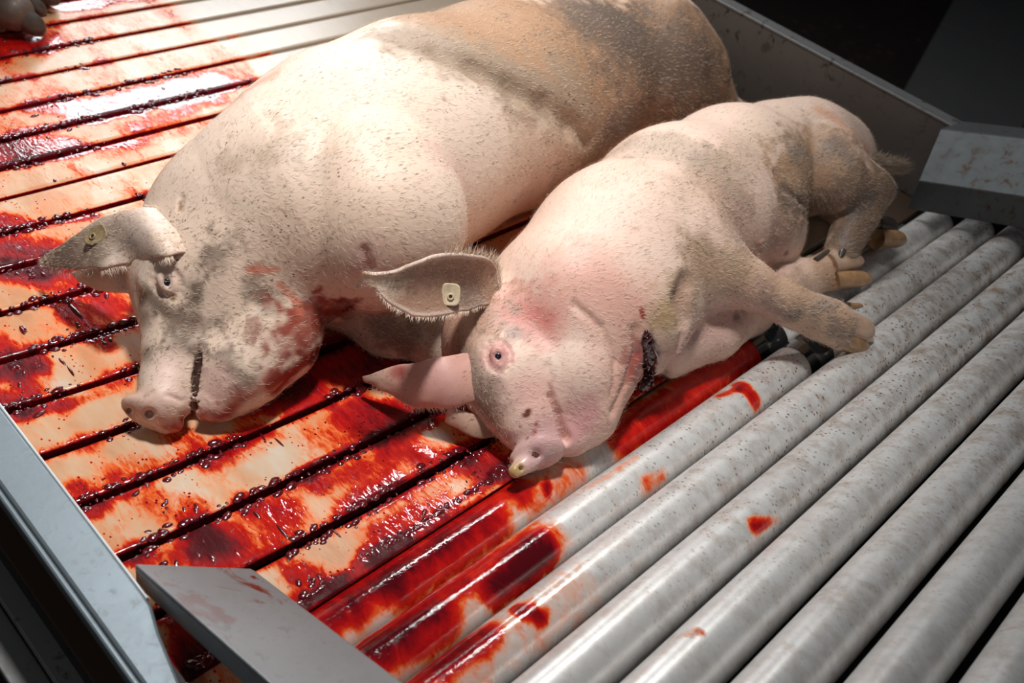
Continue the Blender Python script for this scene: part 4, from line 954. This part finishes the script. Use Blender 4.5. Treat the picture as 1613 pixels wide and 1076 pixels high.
    P.tint(B, [(1120, 510), (1180, 490), (1060, 560)], .045, (0.60, 0.37, 0.33), .8, 1.1, .4, .5)
    P.tint(B, [(1160, 500)], .010, (0.20, 0.16, 0.15), .7, 1.1, .9, 1)
    P.tint(B, [(1050, 500), (1060, 470)], .032, (0.50, 0.34, 0.17), .75, 1.2, .5, .8)
    P.tint(B, [(1075, 470)], .03, (0.42, 0.26, 0.20), .6, 1.2, .5, .8)
    # wound
    P.tint(B, [(1008, 560), (1000, 585)], .020, (0.42, 0.06, 0.05), .75, 1.2, .8, .5, .4)
    P.tint(B, [(1018, 530), (1024, 560), (1018, 600)], .0125, DBLD, 1, .5, .5, .3, 1)
    P.tint(B, [(1010, 487), (1014, 500)], .0035, (0.36, 0.02, 0.02), .9, .8, .5)
    P.tint(B, [(1020, 605), (1040, 600)], .02, DBLD, 1, .6, .5, .3, 1)
o, V2, F2_, N2, P2 = make_body('body', B2, 0.0036, p2, paint2, (0.84, 0.63, 0.525))
mesh_np('eyeball', IV * 0.0082 + B2.eye[0] - B2.eye[1] * 0.0045, IF, M_eye, p2)
ax2 = S(1250, 230, 50)[0] - S(850, 520, 50)[0]; ax2 /= np.linalg.norm(ax2)
fl2 = np.tile(ax2, (len(V2), 1)) + 0.5 * np.array([0.0, -0.4, -0.7])
dry2 = np.clip(1 - P2.w * 1.5, 0, 1)
bristles('bristles', V2, N2, fl2, p2, M_hair, 52000, 0.011, 0.00030, 0.22, dry2 + 1e-3)
bristles('dark_bristles', V2, N2, fl2, p2, M_haird, 11000, 0.009, 0.00038, 0.22, np.clip(P2.d - 0.4, 0.01, 1) * dry2)
# upper ear: a hollow shell with a pale rim
U = [(788, 452, .170), (778, 412, .205), (735, 400, .245), (680, 404, .265), (625, 424, .268), (570, 431, .262)]
Lw = [(778, 478, .150), (755, 484, .165), (715, 494, .180), (660, 500, .205), (615, 478, .232), (572, 434, .258)]
o, EV = ear('ear', p2, U, Lw, -0.26, M_skin, (0.33, 0.19, 0.13), [(600, 440, .022, (0.72, .60, .52), .9, .4), (640, 425, .025, (0.34, .24, .18), .5, 1.2), (745, 460, .022, (0.15, .11, .09), .7, 1.2), (770, 430, .02, (0.66, .42, .34), .6, .8), (660, 440, .014, (0.50, .26, .24), .5, .8), (735, 480, .02, (0.17, .13, .11), .6, 1.1)], 0.006, 40, 24, rim=(0.84, 0.70, 0.60), dirt=.9)
EP = EV[:-1, :-1].reshape(-1, 3); EN = np.cross((EV[1:, :-1] - EV[:-1, :-1]), (EV[:-1, 1:] - EV[:-1, :-1])).reshape(-1, 3); EN /= np.linalg.norm(EN, axis=1, keepdims=True); EN *= np.sign((EN * (CAM - EP)).sum(1))[:, None]
bristles('ear_bristles', EP + EN * 0.003, EN, np.tile(EV[-1, 10] - EV[0, 10], (len(EP), 1)) * 3, p2, M_hair, 2600, 0.011, 0.0004)
rows = [(EV[i, 0], (EV[i, 0] - EV[i, 5]) / np.linalg.norm(EV[i, 0] - EV[i, 5]) + np.array([0.25, 0.1, 0.1])) for i in range(0, 22)]
fringe('ear_fringe', p2, rows, 260, 0.016, 0.0006, M_hair, -0.3)
rows = [(EV[i, -1], (EV[i, -1] - EV[i, -6]) / np.linalg.norm(EV[i, -1] - EV[i, -6])) for i in range(4, 36)]
fringe('ear_fringe', p2, rows, 200, 0.009, 0.0005, M_hair)
u_, v_, _ = proj(EP); k = np.argmin((u_ - 704) ** 2 + (v_ - 466) ** 2); tc = EP[k] + EN[k] * 0.004 + CV(EP[k]) * 0.006
nn = EN[k] * 0.2 + CV(tc) * 0.8
ear_tag(p2, tc, nn, MW @ np.array([0.03, -1, 0.15]), 0.027, 0.031, M_tag, 'square', 'cream plastic tag with a dark hole in the hollow ear of the pink pig')
# lower ear, lying on the slats
U = [(764, 548, B2.hit(764, 548)[2] - .020), (738, 556, B2.hit(738, 556)[2] - .004), (694, 562, .115), (640, 575, .085), (600, 584, .060), (571, 592, .040)]
Lw = [(782, 618, B2.hit(782, 618)[2] - .022), (752, 632, B2.hit(752, 632)[2] - .006), (708, 642, .060), (655, 640, .045), (612, 618, .040), (573, 597, .036)]
o, EV = ear('ear', p2, U, Lw, 0.17, M_skin, (0.62, 0.34, 0.28), [(580, 594, .02, (0.30, .2, .15), .9, 1.2), (632, 584, .010, (0.25, .015, .02), .9, .6), (620, 590, .008, (0.3, .02, .02), .8, .6), (640, 632, .02, (0.42, .30, .24), .8, 1.1), (600, 600, .02, (0.50, .36, .28), .7, .9), (690, 590, .03, (0.74, .42, .38), .7, .3)], 0.007, 34, 18, dirt=.5)
rows = [(EV[i, -1], (EV[i, -1] - EV[i, -6]) / np.linalg.norm(EV[i, -1] - EV[i, -6])) for i in range(2, 32)]
fringe('ear_fringe', p2, rows, 280, 0.010, 0.0005, M_hair)
ear('ear_fold', p2, [(705, 640, .06), (735, 650, .05), (765, 662, .035), (782, 675, .02)], [(700, 662, .035), (725, 678, .028), (752, 690, .018), (778, 688, .012)], 0.15, M_skin, (0.55, 0.36, 0.28), [(760, 685, .015, (0.25, .2, .12), .6, 1)], 0.006, 16, 10, dirt=.9)
# clotted blood hanging from the wound
cv = []; cf = []; nb = 0
wpts = [B2.hit(x, y) for x, y in ((1016, 528), (1020, 548), (1024, 568), (1022, 590), (1016, 612))]
for i in range(110):
    t = rng.uniform(0, len(wpts) - 1.001); q = int(t); p = wpts[q] + (wpts[q + 1] - wpts[q]) * (t - q) + rng.normal(0, 0.0035, 3)
    clot(p[0], p[1], rng.uniform(0.0025, 0.005), rng.uniform(1, 1.5), rng.uniform(0, 3), p[2] - 0.001, 2.0)
o = mesh_np('wound_clots', np.concatenate(cv), np.concatenate(cf), M_clotd, p2); o['kind'] = 'stuff'
# cloven hooves
def wp(x, y, z): return bp(x, y, z)
UP = np.array([0, 0, 1.0]); vc = CV(wp(1350, 520, .1))
claw('hoof_claw', p2, wp(1324, 505, .108), wp(1380, 527, .088), vc + UP * .3, 0.0215, M_hoof_p, 'pale blunt outer claw', 1.05)
claw('hoof_claw', p2, wp(1316, 532, .086), wp(1372, 553, .066), vc + UP * .2, 0.0175, M_hoof, 'dark and amber inner claw', 1.0)
claw('dewclaw', p2, wp(1290, 479, .118), wp(1358, 484, .110), vc + UP, 0.0085, M_hoof_d, 'black dewclaw with an amber tip', .8, -.2)
claw('dewclaw_tip', p2, wp(1336, 482, .115), wp(1359, 482, .112), vc + UP, 0.0068, M_hoof, None, .8, -.1)
claw('hoof_claw', p2, wp(1304, 418, .058), wp(1362, 406, .060), vc + UP * .6, 0.0205, M_hoof_p, None, 1.0)
claw('hoof_claw', p2, wp(1312, 442, .040), wp(1376, 437, .044), vc + UP * .4, 0.0175, M_hoof, None, 1.0)
claw('dewclaw', p2, wp(1284, 410, .07), wp(1307, 394, .075), vc + UP, 0.006, M_hoof_d, None, .8, -.2)
claw('hoof_claw', p2, wp(1376, 354, .062), wp(1416, 358, .055), vc + UP * .6, 0.024, M_hoof_d, None, .85)
claw('hoof_claw', p2, wp(1380, 378, .048), wp(1430, 375, .050), vc + UP * .4, 0.024, M_hoof, None, .8)
claw('dewclaw', p2, wp(1335, 378, .09), wp(1322, 408, .075), vc + UP, 0.009, M_hoof_d, None, .8, 0)
# tail with its tassel
tl = Body(); tl.chain([S(1368, 256, 14, z=.16), S(1392, 260, 11, z=.16), S(1416, 262, 9, z=.16)], 0.01)
Vt, Ft = tl.mesh(0.003); o = mesh_np('tail', Vt, Ft, M_skin, p2); set_attr(o, 'skin', np.tile([.26, .19, .14, 1.], (len(Vt), 1))); set_attr(o, 'dirt', np.full(len(Vt), 1.2)); set_attr(o, 'wet', np.zeros(len(Vt)))
Nt = tl.grad(Vt); tv = S(1436, 254, 5, z=.165)[0] - S(1400, 261, 5, z=.16)[0]
bristles('tail_tassel', Vt, Nt, np.tile(tv / np.linalg.norm(tv), (len(Vt), 1)), p2, M_haird, 1600, 0.026, 0.0006, 0.25)

# ================================================================== third pig: only a dark foot reaches into the top left corner
p3 = empty('pig', tuple(bp(-60, -60, 0)), 'dark hoofed foot of another pig at the top left corner of the slats', 'pig')
G = Body()
G.chain([S(-150, -150, 70), S(-60, -70, 52), S(-5, -10, 36), S(22, 18, 30, z=.05)], 0.03)
G.chain([S(-60, -110, 50), S(20, -50, 36), S(62, -18, 26)], 0.03)
Vg, Fg = G.mesh(0.006); o = mesh_np('leg', Vg, Fg, M_skin, p3); nz = fbm(Vg * 30, 3)[:, None]
set_attr(o, 'skin', np.c_[np.array([.055, .045, .038]) + (nz - .4) * .10, np.ones(len(Vg))]); set_attr(o, 'dirt', np.full(len(Vg), 1.2)); set_attr(o, 'wet', np.full(len(Vg), .05))
vg = CV(wp(40, 30, 0.03))
claw('hoof_claw', p3, wp(20, 14, .055), wp(70, 52, .020), vg, 0.030, M_hoof_d, None, .8)
claw('hoof_claw', p3, wp(34, -4, .06), wp(74, 22, .035), vg + UP, 0.024, M_hoof_d, None, .7)
claw('hoof_claw', p3, wp(62, -20, .05), wp(92, 6, .025), vg, 0.022, M_hoof_d, None, .8)
